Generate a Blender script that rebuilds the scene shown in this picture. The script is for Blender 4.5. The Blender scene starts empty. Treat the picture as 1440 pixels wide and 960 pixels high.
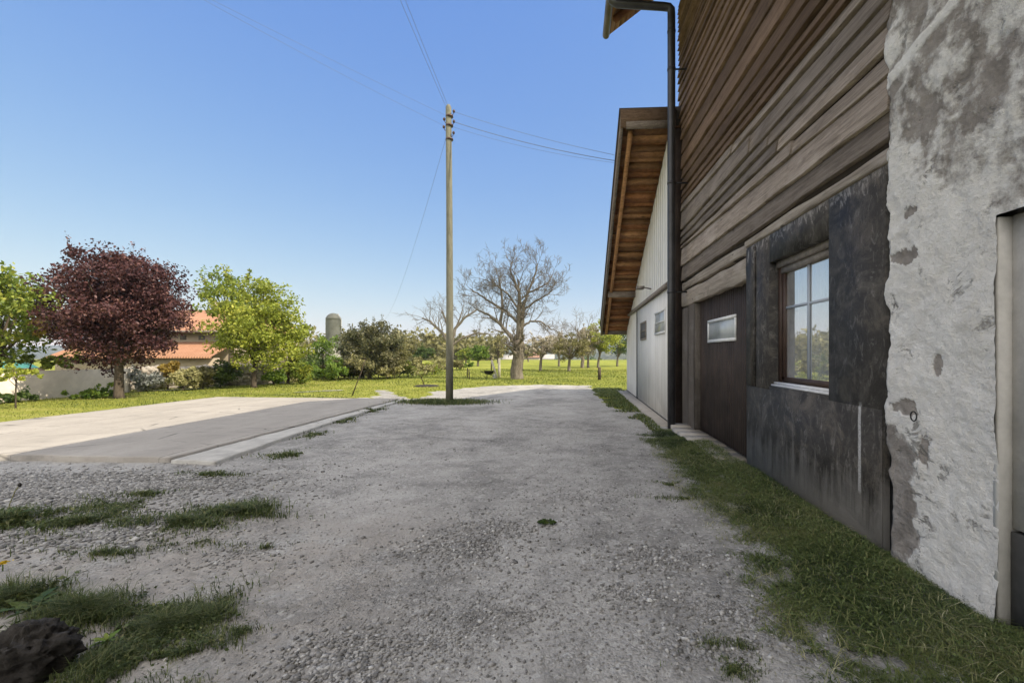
import bpy, math, random
import numpy as np
from mathutils import Vector, Matrix, noise

R = math.radians
C = bpy.context.scene.collection
rng = np.random.default_rng(7)
random.seed(7)

# ------------------------------------------------------------------ camera
F_PX, PX0, PY0, EYE = 640.0, 778.0, 497.0, 1.6      # photograph is 1440 x 960
YAW = math.atan(28 / 640)
cam_d = bpy.data.cameras.new('camera'); cam = bpy.data.objects.new('camera', cam_d); C.objects.link(cam)
cam_d.sensor_width = 36; cam_d.lens = 36 * F_PX / 1440
cam_d.shift_x = -(PX0 - 720) / 1440; cam_d.shift_y = (PY0 - 480) / 1440
cam_d.clip_start = 0.05; cam_d.clip_end = 6000
cam.location = (0, 0, EYE); cam.rotation_euler = (R(90), 0, YAW)
bpy.context.scene.camera = cam
# ------------------------------------------------------------------ light
SUN = Vector((0.99, -0.31, 1.0)).normalized()        # towards the sun
EL = math.asin(SUN.z)
w = bpy.data.worlds.new('World'); bpy.context.scene.world = w; w.use_nodes = True
nt = w.node_tree; nt.nodes.clear()
sky = nt.nodes.new('ShaderNodeTexSky'); sky.sky_type = 'NISHITA'; sky.sun_disc = False
sky.sun_elevation = EL; sky.sun_rotation = math.atan2(SUN.x, SUN.y)
sky.altitude = 450; sky.air_density = 1.0; sky.dust_density = 0.35; sky.ozone_density = 1.4
bg = nt.nodes.new('ShaderNodeBackground'); bg.inputs['Strength'].default_value = 0.15
ow = nt.nodes.new('ShaderNodeOutputWorld')
# the clear blue sky, graded, plus unseen bright cloud overhead and behind the camera, added to fill shade
def wn_(t, **k):
    x = nt.nodes.new(t)
    for a_, v_ in k.items(): setattr(x, a_, v_)
    return x
def wmath(op, a_, b_=0.5, clamp=False):
    x = wn_('ShaderNodeMath', operation=op, use_clamp=clamp)
    for i_, v_ in enumerate((a_, b_)):
        if isinstance(v_, bpy.types.NodeSocket): nt.links.new(v_, x.inputs[i_])
        else: x.inputs[i_].default_value = v_
    return x.outputs[0]
EXPO = 0.55; KD = 0.15 * 2**EXPO
sp_ = wn_('ShaderNodeSeparateColor'); nt.links.new(sky.outputs[0], sp_.inputs[0]); cb_ = wn_('ShaderNodeCombineColor')
for i_, (p_, a_) in enumerate(((.90, .655), (.64, .66), (.18, .82))):
    nt.links.new(wmath('MULTIPLY', wmath('POWER', wmath('MULTIPLY', sp_.outputs[i_], KD), p_), a_/KD), cb_.inputs[i_])
tcw = wn_('ShaderNodeTexCoord'); sx_ = wn_('ShaderNodeSeparateXYZ'); nt.links.new(tcw.outputs['Generated'], sx_.inputs[0])
def wmr(v_, a_, b_, c_, d_):
    x = wn_('ShaderNodeMapRange', interpolation_type='SMOOTHSTEP'); nt.links.new(v_, x.inputs[0])
    for i_, k_ in zip((1,2,3,4), (a_, b_, c_, d_)): x.inputs[i_].default_value = k_
    return x.outputs[0]
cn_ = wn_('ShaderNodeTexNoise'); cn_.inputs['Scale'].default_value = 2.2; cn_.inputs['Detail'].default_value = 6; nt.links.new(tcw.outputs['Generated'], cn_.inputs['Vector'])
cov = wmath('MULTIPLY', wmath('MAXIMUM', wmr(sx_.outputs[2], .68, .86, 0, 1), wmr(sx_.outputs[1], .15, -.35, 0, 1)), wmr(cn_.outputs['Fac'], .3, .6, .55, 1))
CL_FILL = 2.05
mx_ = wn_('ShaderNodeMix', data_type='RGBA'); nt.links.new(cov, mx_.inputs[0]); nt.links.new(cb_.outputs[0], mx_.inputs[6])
mx_.inputs[7].default_value = (CL_FILL/KD*1.0, CL_FILL/KD*.955, CL_FILL/KD*.90, 1)
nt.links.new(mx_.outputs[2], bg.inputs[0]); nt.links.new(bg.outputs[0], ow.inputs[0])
sl = bpy.data.lights.new('sun', 'SUN'); sl.energy = 4.6; sl.angle = R(0.5); sl.color = (1.0, 0.885, 0.70)
so = bpy.data.objects.new('sun', sl); C.objects.link(so)
so.rotation_euler = (-SUN).to_track_quat('-Z', 'Y').to_euler(); so.location = (20, -10, 30)
sc = bpy.context.scene
sc.view_settings.view_transform = 'Standard'; sc.view_settings.look = 'None'
sc.view_settings.exposure = EXPO; sc.view_settings.gamma = 1
sc.cycles.max_bounces = 6; sc.cycles.transparent_max_bounces = 12

FW = Vector((-math.sin(YAW), math.cos(YAW), 0)); RT = Vector((math.cos(YAW), math.sin(YAW), 0))
def ray(px, py): return FW + RT * ((px - PX0) / F_PX) + Vector((0, 0, (PY0 - py) / F_PX))
def at(px, py, z=0.0):                                 # ground point seen at a pixel of the photograph
    d = ray(px, py); return Vector((0, 0, EYE)) + d * ((z - EYE) / d.z)
def ad(px, py, D): return Vector((0, 0, EYE)) + ray(px, py) * D
def onx(px, py, X):                                    # point on the plane x = X
    d = ray(px, py); return Vector((0, 0, EYE)) + d * (X / d.x)

# ------------------------------------------------------------------ mesh builder
class MB:
    def __init__(s): s.v = []; s.q = []; s.t = []; s.n = 0; s.aq = []; s.at = []
    def add(s, v, quads=None, tris=None, a=0.5):
        v = np.asarray(v, dtype=np.float32).reshape(-1, 3)
        if quads is not None and len(quads):
            q = np.asarray(quads, dtype=np.int64).reshape(-1, 4) + s.n; s.q.append(q)
            s.aq.append(np.broadcast_to(np.asarray(a, dtype=np.float32), (len(q),)) if np.ndim(a) == 0 else np.asarray(a, dtype=np.float32)[:len(q)])
        if tris is not None and len(tris):
            t = np.asarray(tris, dtype=np.int64).reshape(-1, 3) + s.n; s.t.append(t)
            s.at.append(np.broadcast_to(np.asarray(a, dtype=np.float32), (len(t),)) if np.ndim(a) == 0 else np.asarray(a, dtype=np.float32)[:len(t)])
        s.v.append(v); s.n += len(v); return s
    def box(s, x0, x1, y0, y1, z0, z1, a=0.5, M=None):
        v = np.array([(x, y, z) for z in (z0, z1) for y in (y0, y1) for x in (x0, x1)], dtype=float)
        if M is not None: v = np.array([tuple(M @ Vector(p)) for p in v])
        return s.add(v, [(0,2,3,1),(4,5,7,6),(0,1,5,4),(2,6,7,3),(0,4,6,2),(1,3,7,5)], a=a)
    def bar(s, p, q, w, h, a=0.5, up=(0,0,1)):
        p = Vector(p); q = Vector(q); d = (q - p); L = d.length; d.normalize()
        sd = d.cross(Vector(up)); sd = sd.normalized() if sd.length > 1e-4 else Vector((1,0,0)); u = sd.cross(d)
        M = Matrix((( sd.x, d.x, u.x, p.x), (sd.y, d.y, u.y, p.y), (sd.z, d.z, u.z, p.z), (0,0,0,1)))
        return s.box(-w/2, w/2, 0, L, -h/2, h/2, a, M)
    def tube(s, pts, rad, n=8, cap=True, a=0.5):
        P = [Vector(p) for p in pts]; m = len(P)
        if np.ndim(rad) == 0: rad = [rad] * m
        vs = []; ref = None
        for i in range(m):
            d = (P[min(i+1, m-1)] - P[max(i-1, 0)])
            if d.length < 1e-9: d = Vector((0,0,1))
            d.normalize()
            if ref is None: ref = Vector((1,0,0)) if abs(d.x) < .8 else Vector((0,1,0))
            u = d.cross(ref)
            u = u.normalized() if u.length > 1e-5 else Vector((0,1,0))
            v = u.cross(d); ref = v
            for k in range(n):
                t = 2*math.pi*k/n; vs.append(P[i] + (u*math.cos(t) + v*math.sin(t)) * rad[i])
        qs = [(i*n+k, i*n+(k+1) % n, (i+1)*n+(k+1) % n, (i+1)*n+k) for i in range(m-1) for k in range(n)]
        tr = []
        if cap:
            vs.append(P[0]); vs.append(P[-1])
            tr = [(m*n, (k+1) % n, k) for k in range(n)] + [(m*n+1, (m-1)*n+k, (m-1)*n+(k+1) % n) for k in range(n)]
        return s.add([tuple(x) for x in vs], qs, tr, a)
    def data(s, name, mat, smooth=False):
        me = bpy.data.meshes.new(name)
        V = np.concatenate(s.v).astype(np.float32)
        Q = np.concatenate(s.q) if s.q else np.zeros((0,4), int); T = np.concatenate(s.t) if s.t else np.zeros((0,3), int)
        A = np.concatenate((s.aq if s.q else []) + (s.at if s.t else []))
        me.vertices.add(len(V)); me.vertices.foreach_set('co', V.ravel())
        L = np.concatenate([Q.ravel(), T.ravel()]).astype(np.int32)
        me.loops.add(len(L)); me.loops.foreach_set('vertex_index', L)
        st = np.concatenate([np.arange(len(Q))*4, len(Q)*4 + np.arange(len(T))*3]).astype(np.int32)
        me.polygons.add(len(st)); me.polygons.foreach_set('loop_start', st)
        at_ = me.attributes.new('v', 'FLOAT', 'FACE'); at_.data.foreach_set('value', A.astype(np.float32))
        if smooth: me.polygons.foreach_set('use_smooth', np.ones(len(st), bool))
        me.materials.append(mat); me.update(calc_edges=True); me.validate(); return me
    def obj(s, name, mat, parent=None, smooth=False):
        o = bpy.data.objects.new(name, s.data(name, mat, smooth)); C.objects.link(o)
        if parent: o.parent = parent
        return o
def empty(name, loc=(0,0,0), rz=0):
    o = bpy.data.objects.new(name, None); C.objects.link(o); o.location = loc; o.rotation_euler = (0,0,rz)
    o.empty_display_size = 0.2; return o
def tag(o, label, cat, group=None):
    o['label'] = label; o['category'] = cat
    if group: o['group'] = group
    return o
def struct(o): o['kind'] = 'structure'; return o
def stuff(o, label, cat): o['kind'] = 'stuff'; o['label'] = label; o['category'] = cat; return o

# numpy value noise
_T = rng.random((256, 256)).astype(np.float64)
def vn(x, y, f=1.0, ox=0.0):
    x = np.asarray(x)*f + 37.7 + ox; y = np.asarray(y)*f + 91.3 + ox*1.7
    xi = np.floor(x).astype(int); yi = np.floor(y).astype(int); a = x-xi; b = y-yi
    a = a*a*(3-2*a); b = b*b*(3-2*b)
    g = lambda i, j: _T[i & 255, j & 255]
    return (g(xi,yi)*(1-a)+g(xi+1,yi)*a)*(1-b) + (g(xi,yi+1)*(1-a)+g(xi+1,yi+1)*a)*b
def fbm(x, y, f=1.0, o=4, ox=0.0):
    s = 0; A = 0; k = 1.0
    for i in range(o): s = s + vn(x, y, f, ox+i*13.1)*k; A += k; k *= .5; f *= 2.03
    return s/A

# ------------------------------------------------------------------ materials
class NG:
    def __init__(s, name):
        s.m = bpy.data.materials.new(name); s.m.use_nodes = True; s.t = s.m.node_tree; s.t.nodes.clear()
        s.out = s.t.nodes.new('ShaderNodeOutputMaterial'); s.co = s.n('ShaderNodeTexCoord').outputs['Object']
    def n(s, typ, **kw):
        x = s.t.nodes.new(typ)
        for k, v in kw.items(): setattr(x, k, v)
        return x
    def put(s, sock, v):
        if isinstance(v, bpy.types.NodeSocket): s.t.links.new(v, sock)
        elif isinstance(v, (tuple, list)) and len(v) == 3 and sock.type == 'RGBA': sock.default_value = (*v, 1)
        else: sock.default_value = v
    def mp(s, scale, rot=(0,0,0), src=None):
        m = s.n('ShaderNodeMapping'); s.put(m.inputs['Vector'], src or s.co)
        m.inputs['Scale'].default_value = scale if isinstance(scale, (tuple, list)) else (scale,)*3
        m.inputs['Rotation'].default_value = rot; return m.outputs[0]
    def noise(s, scale=1, detail=4, rough=.55, vec=None, dist=0):
        x = s.n('ShaderNodeTexNoise'); s.put(x.inputs['Vector'], vec or s.co)
        x.inputs['Scale'].default_value = scale; x.inputs['Detail'].default_value = detail
        x.inputs['Roughness'].default_value = rough; x.inputs['Distortion'].default_value = dist
        return x.outputs['Fac']
    def vor(s, scale=1, feat='F1', vec=None, out='Distance', rnd=1):
        x = s.n('ShaderNodeTexVoronoi', feature=feat); s.put(x.inputs['Vector'], vec or s.co)
        x.inputs['Scale'].default_value = scale; x.inputs['Randomness'].default_value = rnd; return x.outputs[out]
    def ramp(s, fac, stops):
        x = s.n('ShaderNodeValToRGB'); s.put(x.inputs[0], fac); e = x.color_ramp.elements
        while len(e) < len(stops): e.new(.5)
        for i, (p, c) in enumerate(stops):
            e[i].position = p; e[i].color = (*c, 1) if isinstance(c, (tuple, list)) else (c, c, c, 1)
        return x.outputs[0]
    def mix(s, f, a, b, mode='MIX'):
        x = s.n('ShaderNodeMix', data_type='RGBA', blend_type=mode); x.clamp_factor = True
        s.put(x.inputs[0], f); s.put(x.inputs[6], a); s.put(x.inputs[7], b); return x.outputs[2]
    def math(s, op, a, b=0.5, clamp=False):
        x = s.n('ShaderNodeMath', operation=op); x.use_clamp = clamp; s.put(x.inputs[0], a); s.put(x.inputs[1], b); return x.outputs[0]
    def mr(s, v, a, b, c=0., d=1.):
        x = s.n('ShaderNodeMapRange'); s.put(x.inputs[0], v)
        for i, k in zip((1,2,3,4), (a,b,c,d)): x.inputs[i].default_value = k
        return x.outputs[0]
    def attr(s, name='v'): return s.n('ShaderNodeAttribute', attribute_name=name).outputs['Fac']
    def xyz(s, src=None):
        x = s.n('ShaderNodeSeparateXYZ'); s.put(x.inputs[0], src or s.co); return x.outputs
    def bump(s, h, dist=.01, st=1, nrm=None):
        x = s.n('ShaderNodeBump'); s.put(x.inputs['Height'], h); x.inputs['Distance'].default_value = dist
        x.inputs['Strength'].default_value = st
        if nrm: s.put(x.inputs['Normal'], nrm)
        return x.outputs[0]
    def bsdf(s, col, rough=.85, nrm=None, metal=0, spec=.3):
        b = s.n('ShaderNodeBsdfPrincipled'); s.put(b.inputs['Base Color'], col); s.put(b.inputs['Roughness'], rough)
        b.inputs['Metallic'].default_value = metal; b.inputs['Specular IOR Level'].default_value = spec
        if nrm: s.put(b.inputs['Normal'], nrm)
        s.b = b; s.t.links.new(b.outputs[0], s.out.inputs[0]); return s.m

def m_simple(name, col, rough=.8, var=.25, sc_=8, metal=0, bd=.004, spec=.3):
    g = NG(name); f = g.noise(sc_, 5, .6); f2 = g.noise(sc_*6, 3)
    c = g.mix(g.mr(f, .3, .7), tuple(x*(1-var) for x in col), tuple(min(1, x*(1+var)) for x in col))
    c = g.mix(g.mr(f2, .35, .75, 0, var), c, tuple(x*.5 for x in col))
    return g.bsdf(c, rough, g.bump(f2, bd, .6), metal, spec)

def m_leaf(name, stops, trans=.35, rough=.5, bvar=0.6):
    g = NG(name); v = g.attr(); c = g.ramp(v, stops)
    b = g.n('ShaderNodeBsdfPrincipled'); g.put(b.inputs['Base Color'], c); b.inputs['Roughness'].default_value = rough
    b.inputs['Specular IOR Level'].default_value = .25
    t = g.n('ShaderNodeBsdfTranslucent'); g.put(t.inputs[0], g.mix(.5, c, (1, .9, .3), 'MULTIPLY'))
    ms = g.n('ShaderNodeMixShader'); ms.inputs[0].default_value = trans
    g.t.links.new(b.outputs[0], ms.inputs[1]); g.t.links.new(t.outputs[0], ms.inputs[2])
    g.t.links.new(ms.outputs[0], g.out.inputs[0]); return g.m

def m_gravel():
    g = NG('gravel')
    big = g.noise(.55, 5, .6); mid = g.noise(2.6, 6, .65, dist=.4); fine = g.noise(38, 4, .7)
    vcol = g.vor(70, out='Color'); vd = g.vor(70); vcol2 = g.vor(33, out='Color'); vd2 = g.vor(33)
    k = g.math('ADD', g.math('MULTIPLY', big, .55), g.math('MULTIPLY', mid, .45))
    x_ = g.xyz(); wob = g.math('MULTIPLY', g.math('SUBTRACT', g.noise(.35, 2), .5), 1.6); xx = g.math('ADD', x_[0], wob)
    tr1 = g.mr(g.math('ABSOLUTE', g.math('ADD', xx, 2.1)), .15, .75, 1, 0); tr2 = g.mr(g.math('ABSOLUTE', g.math('ADD', xx, .35)), .15, .75, 1, 0)
    trk = g.math('MULTIPLY', g.math('MAXIMUM', tr1, tr2), g.mr(g.noise(1.7, 4, .6), .35, .55))
    k = g.math('ADD', k, g.math('MULTIPLY', trk, .05))
    c = g.ramp(k, [(.36, (.19,.184,.175)), (.45, (.285,.275,.26)), (.52, (.375,.362,.342)), (.64, (.46,.444,.42))])
    sep = g.n('ShaderNodeSeparateColor'); g.put(sep.inputs[0], vcol)
    sep2 = g.n('ShaderNodeSeparateColor'); g.put(sep2.inputs[0], vcol2)
    stony = g.mr(g.noise(1.1, 6, .75, dist=.8), .42, .64, .15, .9)
    stony = g.math('MULTIPLY', stony, g.mr(trk, 0, 1, 1, .45))
    c = g.mix(g.math('MULTIPLY', stony, .8), c, g.mix(1, c, g.ramp(sep.outputs[0], [(0, .25), (.45, .8), (.8, 1.0), (1, 1.0)]), 'MULTIPLY'))
    c = g.mix(g.mr(sep2.outputs[1], .80, .88, 0, .5), c, g.mix(sep2.outputs[0], (.38,.365,.345), (.58,.57,.55)))
    c = g.mix(g.mr(fine, .50, .68, 0, .5), c, (.12,.115,.105))
    bare = g.math('MULTIPLY', g.math('MULTIPLY', g.mr(x_[0], -.7, -1.7), g.mr(x_[1], 5.0, 3.9)), g.mr(g.noise(1.5, 5, .7), .40, .55))
    c = g.mix(g.math('MULTIPLY', bare, .75), c, g.mix(g.mr(g.noise(6, 6, .8), .35, .65), (.25,.225,.20), (.40,.37,.335)))
    c = g.mix(g.mr(g.noise(7, 6, .75), .56, .7, 0, .45), c, (.17,.16,.13))
    h = g.math('ADD', g.math('MULTIPLY', g.math('SUBTRACT', 1, vd), stony), g.math('MULTIPLY', fine, .8))
    h2 = g.math('SUBTRACT', 1, g.math('MULTIPLY', vd2, 1.0))
    n1 = g.bump(h, .014, 1); n2 = g.bump(g.noise(9, 6, .7), .03, .7, n1); n3 = g.bump(h2, .006, .5, n2)
    return g.bsdf(c, .92, n3, spec=.2)
def m_concrete():
    g = NG('concrete_pad'); a = g.noise(.9, 6, .6, vec=g.mp((1.6,.6,1))); b = g.noise(14, 5, .7)
    c = g.ramp(a, [(.3, (.28,.258,.230)), (.52, (.325,.30,.268)), (.7, (.37,.342,.305))])
    c = g.mix(g.mr(b, .5, .75, 0, .4), c, (.2,.18,.16))
    cr = g.mr(g.vor(.55, 'DISTANCE_TO_EDGE', vec=g.mp((.5,1.2,1))), 0, .012, 1, 0)
    c = g.mix(g.math('MULTIPLY', cr, g.mr(g.noise(1.7, 2), .45, .6)), c, (.12,.11,.1))
    jn = g.math('ABSOLUTE', g.math('SUBTRACT', g.math('FRACT', g.math('MULTIPLY', g.math('ADD', g.xyz()[0], g.math('MULTIPLY', a, .25)), .42)), .5)); c = g.mix(g.math('MULTIPLY', g.mr(jn, .002, .009, 1, 0), g.mr(b, .4, .55)), c, (.11,.10,.09))
    c = g.mix(g.mr(g.noise(4, 7, .8), .55, .68, 0, .4), c, (.19,.175,.155))
    st = g.mr(g.noise(1.0, 7, .75, vec=g.mp((.5,3.2,1))), .56, .68, 0, .6)
    c = g.mix(st, c, (.155,.148,.138))
    return g.bsdf(c, .9, g.bump(b, .004, .7))
def m_meadow():
    g = NG('meadow_grass'); a = g.noise(.16, 6, .65); b = g.noise(1.4, 6, .7); d = g.noise(14, 5, .8)
    k = g.math('ADD', g.math('MULTIPLY', a, .5), g.math('MULTIPLY', b, .5))
    c = g.ramp(k, [(.34, (.12,.15,.03)), (.45, (.21,.235,.04)), (.54, (.30,.31,.06)), (.66, (.40,.37,.12))])
    c = g.mix(g.mr(d, .42, .7, 0, .7), c, (.13,.16,.02))
    return g.bsdf(c, .95, g.bump(g.math('ADD', d, b), .08, .9), spec=.1)
def m_wood(name, brown, grey, streak=1.0, dark=(.012,.01,.008), vert=False):
    g = NG(name); Q_ = (lambda t: (t[0], t[2], t[1])) if vert else (lambda t: t); v = g.attr(); x = g.xyz()
    sv = g.n('ShaderNodeCombineXYZ'); g.put(sv.inputs[0], g.math('MULTIPLY', v, 37)); g.put(sv.inputs[1], g.math('MULTIPLY', v, 11))
    va = g.n('ShaderNodeVectorMath', operation='ADD'); g.put(va.inputs[0], g.co); g.put(va.inputs[1], sv.outputs[0])
    gr = g.noise(1, 8, .7, vec=g.mp(Q_((6, .9, 34)), src=va.outputs[0])); gr2 = g.noise(1, 7, .75, vec=g.mp(Q_((20, 3.5, 120)), src=va.outputs[0]))
    bl = g.noise(1, 4, .6, vec=g.mp((2, 1.1, 3.), src=va.outputs[0]))
    fr = g.n('ShaderNodeMath', operation='FRACT'); g.put(fr.inputs[0], v)       # shade of the board
    wh = g.n('ShaderNodeMath', operation='FLOOR'); g.put(wh.inputs[0], v)       # 0 brown, 1 grey
    base = g.mix(wh.outputs[0], brown, grey)
    base = g.mix(1, base, g.ramp(fr.outputs[0], [(0, .5), (.5, .88), (1, 1.15)]), 'MULTIPLY')
    c = g.mix(g.mr(gr, .34, .68), g.mix(1, base, (.62,.58,.55), 'MULTIPLY'), g.mix(1, base, (1.2,1.18,1.15), 'MULTIPLY'))
    c = g.mix(g.mr(gr2, .54, .76, 0, .75*streak), c, dark)
    c = g.mix(g.mr(bl, .52, .75, 0, .55), c, g.mix(1, base, (1.5,1.5,1.55), 'MULTIPLY'))
    wx = g.noise(1, 6, .75, vec=g.mp(Q_((3, 1.6, 7.)), src=va.outputs[0]), dist=.8); c = g.mix(g.mr(wx, .50, .68, 0, .6), c, g.mix(1, base, (.38,.35,.33), 'MULTIPLY'))
    kn = g.mr(g.vor(1, vec=g.mp((1,1.4,5), src=va.outputs[0])), .03, .09, .7, 0)
    c = g.mix(kn, c, dark)
    return g.bsdf(c, .85, g.bump(g.math('ADD', g.math('ADD', gr, wx), g.math('MULTIPLY', gr2, .9)), .02, 1), spec=.12)
def m_black():
    g = NG('black_render'); x = g.xyz()
    st = g.noise(1, 7, .7, vec=g.mp((3, 9, .8))); pt = g.noise(2.2, 7, .68, dist=1.2); sc2 = g.noise(1, 6, .75, vec=g.mp((3,11,5)), dist=1.1); fn = g.noise(60, 4, .7)
    c = g.ramp(pt, [(.32, (.014,.0125,.0115)), (.5, (.030,.0275,.025)), (.68, (.085,.078,.070))])
    c = g.mix(g.mr(sc2, .54, .70, 0, .6), c, (.19,.178,.168))
    s3 = g.noise(1, 5, .8, vec=g.mp((3,40,14), (R(28),0,0)), dist=2.0); c = g.mix(g.mr(s3, .62, .70, 0, .45), c, (.24,.225,.21))
    c = g.mix(g.mr(g.noise(3.5, 8, .8, dist=.6), .50, .66, 0, .7), c, (.100,.086,.070))
    c = g.mix(g.mr(g.noise(11, 7, .8), .55, .68, 0, .6), c, (.016,.013,.011))
    sp = g.math('ADD', g.mr(x[2], 0.05, .75, .95, 0), g.math('MULTIPLY', g.math('SUBTRACT', st, .5), 1.5))
    c = g.mix(g.mr(sp, .22, .75, 0, .75), c, (.21,.20,.19))
    tp = g.math('ADD', g.mr(x[2], 2.78, 3.06, 0, .5), g.math('MULTIPLY', g.math('SUBTRACT', sc2, .5), 2.0))
    c = g.mix(g.mr(tp, .38, .6, 0, .7), c, (.26,.24,.22))
    wash = g.math('MULTIPLY', g.mr(x[2], 1.0, 1.2, 1, 0), g.mr(x[2], .2, .9, 0, 1))
    c = g.mix(g.math('MULTIPLY', wash, g.mr(g.noise(1, 5, .7, vec=g.mp((1,12,.5))), .60, .72, 0, .35)), c, (.23,.225,.22))
    # one pale run mark near the corner
    ln = g.math('MULTIPLY', g.mr(g.math('ABSOLUTE', g.math('SUBTRACT', g.math('ADD', x[1], g.math('MULTIPLY', pt, .03)), 3.845)), .012, .024, 1, 0),
                g.math('MULTIPLY', g.mr(x[2], .42, .46), g.mr(x[2], 1.15, 1.2, 1, 0)))
    c = g.mix(g.math('MULTIPLY', ln, g.mr(fn, .3, .6, .3, .9)), c, (.36,.36,.36))
    return g.bsdf(c, g.mr(pt, .3, .7, .5, .85), g.bump(g.math('ADD', pt, g.math('MULTIPLY', fn, .4)), .012, .7), spec=.25)
def m_plaster():
    g = NG('old_plaster'); v = g.n('ShaderNodeAttribute', attribute_name='m').outputs['Fac']
    f = g.noise(28, 6, .75); f2 = g.noise(5, 6, .65, dist=.6); f3 = g.noise(95, 3, .7)
    wh = g.mix(g.mr(f2, .3, .7), (.73,.695,.64), (.90,.87,.82))
    br = g.ramp(f2, [(.3, (.20,.178,.155)), (.5, (.33,.295,.262)), (.7, (.45,.41,.37))])
    fac = g.mr(g.math('ADD', v, g.math('MULTIPLY', g.math('SUBTRACT', f, .5), 1.1)), .22, .75)
    c = g.mix(fac, br, wh)
    pit = g.math('MULTIPLY', g.mr(g.noise(17, 6, .8), .60, .68), .5)
    c = g.mix(pit, c, (.25,.235,.215))
    c = g.mix(g.mr(f3, .58, .75, 0, .5), c, (.17,.155,.14))
    rg = g.math('ABSOLUTE', g.math('SUBTRACT', g.noise(1, 5, .62, vec=g.mp((3,2.6,4.2), (R(-25),0,0)), dist=1.2), .5))
    cm = g.mr(g.noise(1.5, 3, .6), .50, .60); crk = g.math('MULTIPLY', g.mr(rg, .001, .006, .7, 0), g.math('MULTIPLY', cm, g.mr(g.noise(2.3, 2), .52, .6))); c = g.mix(crk, c, (.075,.068,.06))
    wide = g.math('MULTIPLY', g.mr(rg, .01, .05, 1, 0), g.mr(g.noise(3.1, 5, .7), .57, .63)); c = g.mix(g.math('MULTIPLY', wide, .75), c, (.22,.205,.185))
    return g.bsdf(c, .95, g.bump(g.math('ADD', g.math('ADD', f, g.noise(1, 6, .8, vec=g.mp((30,14,42), (R(35),0,0)), dist=1.0)), g.math('SUBTRACT', g.math('MULTIPLY', f3, .6), g.math('ADD', g.math('MULTIPLY', crk, 1.3), g.math('MULTIPLY', wide, .6)))), .02, 1), spec=.1)
def m_siding():
    g = NG('white_siding'); x = g.xyz(); st = g.noise(1, 5, .6, vec=g.mp((4,5,.35))); b = g.noise(1.3, 5)
    c = g.mix(g.mr(st, .3, .7), (.56,.55,.525), (.68,.67,.645))
    c = g.mix(g.mr(b, .5, .8, 0, .35), c, (.45,.43,.39))
    c = g.mix(g.mr(g.math('ADD', x[2], g.math('MULTIPLY', st, .6)), .3, .8, .4, 0), c, (.25,.22,.185))
    return g.bsdf(c, .7, g.bump(st, .003, .5))
def m_bark(name, a, b):
    g = NG(name); n_ = g.noise(1, 7, .7, vec=g.mp((9,9,2.4)), dist=.5)
    return g.bsdf(g.mix(g.mr(n_, .35, .68), a, b), .95, g.bump(n_, .03, 1), spec=.1)
def m_glass(name, refl=.5, tint=(.9,.95,.97)):
    g = NG(name); t = g.n('ShaderNodeBsdfTransparent'); g.put(t.inputs[0], tint)
    gl = g.n('ShaderNodeBsdfGlossy'); gl.inputs['Roughness'].default_value = .015; g.put(gl.inputs[0], (.93,.95,.97))
    g.put(gl.inputs['Normal'], g.bump(g.noise(1.3, 2), .006, .5))
    lw = g.n('ShaderNodeLayerWeight'); lw.inputs[0].default_value = refl
    m = g.n('ShaderNodeMixShader'); g.put(m.inputs[0], g.mr(lw.outputs['Facing'], 0, 1, .25, .95))
    g.t.links.new(t.outputs[0], m.inputs[1]); g.t.links.new(gl.outputs[0], m.inputs[2])
    df = g.n('ShaderNodeBsdfDiffuse'); g.put(df.inputs[0], (.8,.8,.78)); m2 = g.n('ShaderNodeMixShader'); g.put(m2.inputs[0], g.mr(g.noise(1, 5, .6, vec=g.mp((1,3,.8))), .3, .7, .10, .26))
    g.t.links.new(m.outputs[0], m2.inputs[1]); g.t.links.new(df.outputs[0], m2.inputs[2]); g.t.links.new(m2.outputs[0], g.out.inputs[0]); return g.m
def m_tiles(name, a, b):
    g = NG(name); w_ = g.n('ShaderNodeTexWave', wave_type='BANDS', bands_direction='X'); g.put(w_.inputs[0], g.co); w_.inputs['Scale'].default_value = 1.6
    n_ = g.noise(2.5, 6, .7)
    c = g.mix(g.mr(n_, .3, .7), a, b); c = g.mix(g.mr(w_.outputs['Fac'], 0, .35, .45, 0), c, tuple(x*.4 for x in a))
    return g.bsdf(c, .85, g.bump(w_.outputs['Fac'], .05, .8))
def m_hill():
    g = NG('wooded_hill'); a = g.noise(.012, 6, .6, vec=g.mp((1,1,3))); b = g.vor(.09, vec=g.mp((1,.6,2.2))); d = g.noise(.06, 7, .75, vec=g.mp((1,1,2)))
    c = g.ramp(a, [(.35, (.055,.075,.05)), (.5, (.085,.10,.055)), (.6, (.14,.15,.075)), (.7, (.15,.13,.10))])
    c = g.mix(g.mr(d, .42, .62, 0, .75), c, (.04,.055,.042))
    c = g.mix(g.mr(b, .0, .6, .35, 0), c, (.17,.17,.12))
    return g.bsdf(c, 1, g.bump(g.math('ADD', d, b), 12, 1), spec=0)

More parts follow.
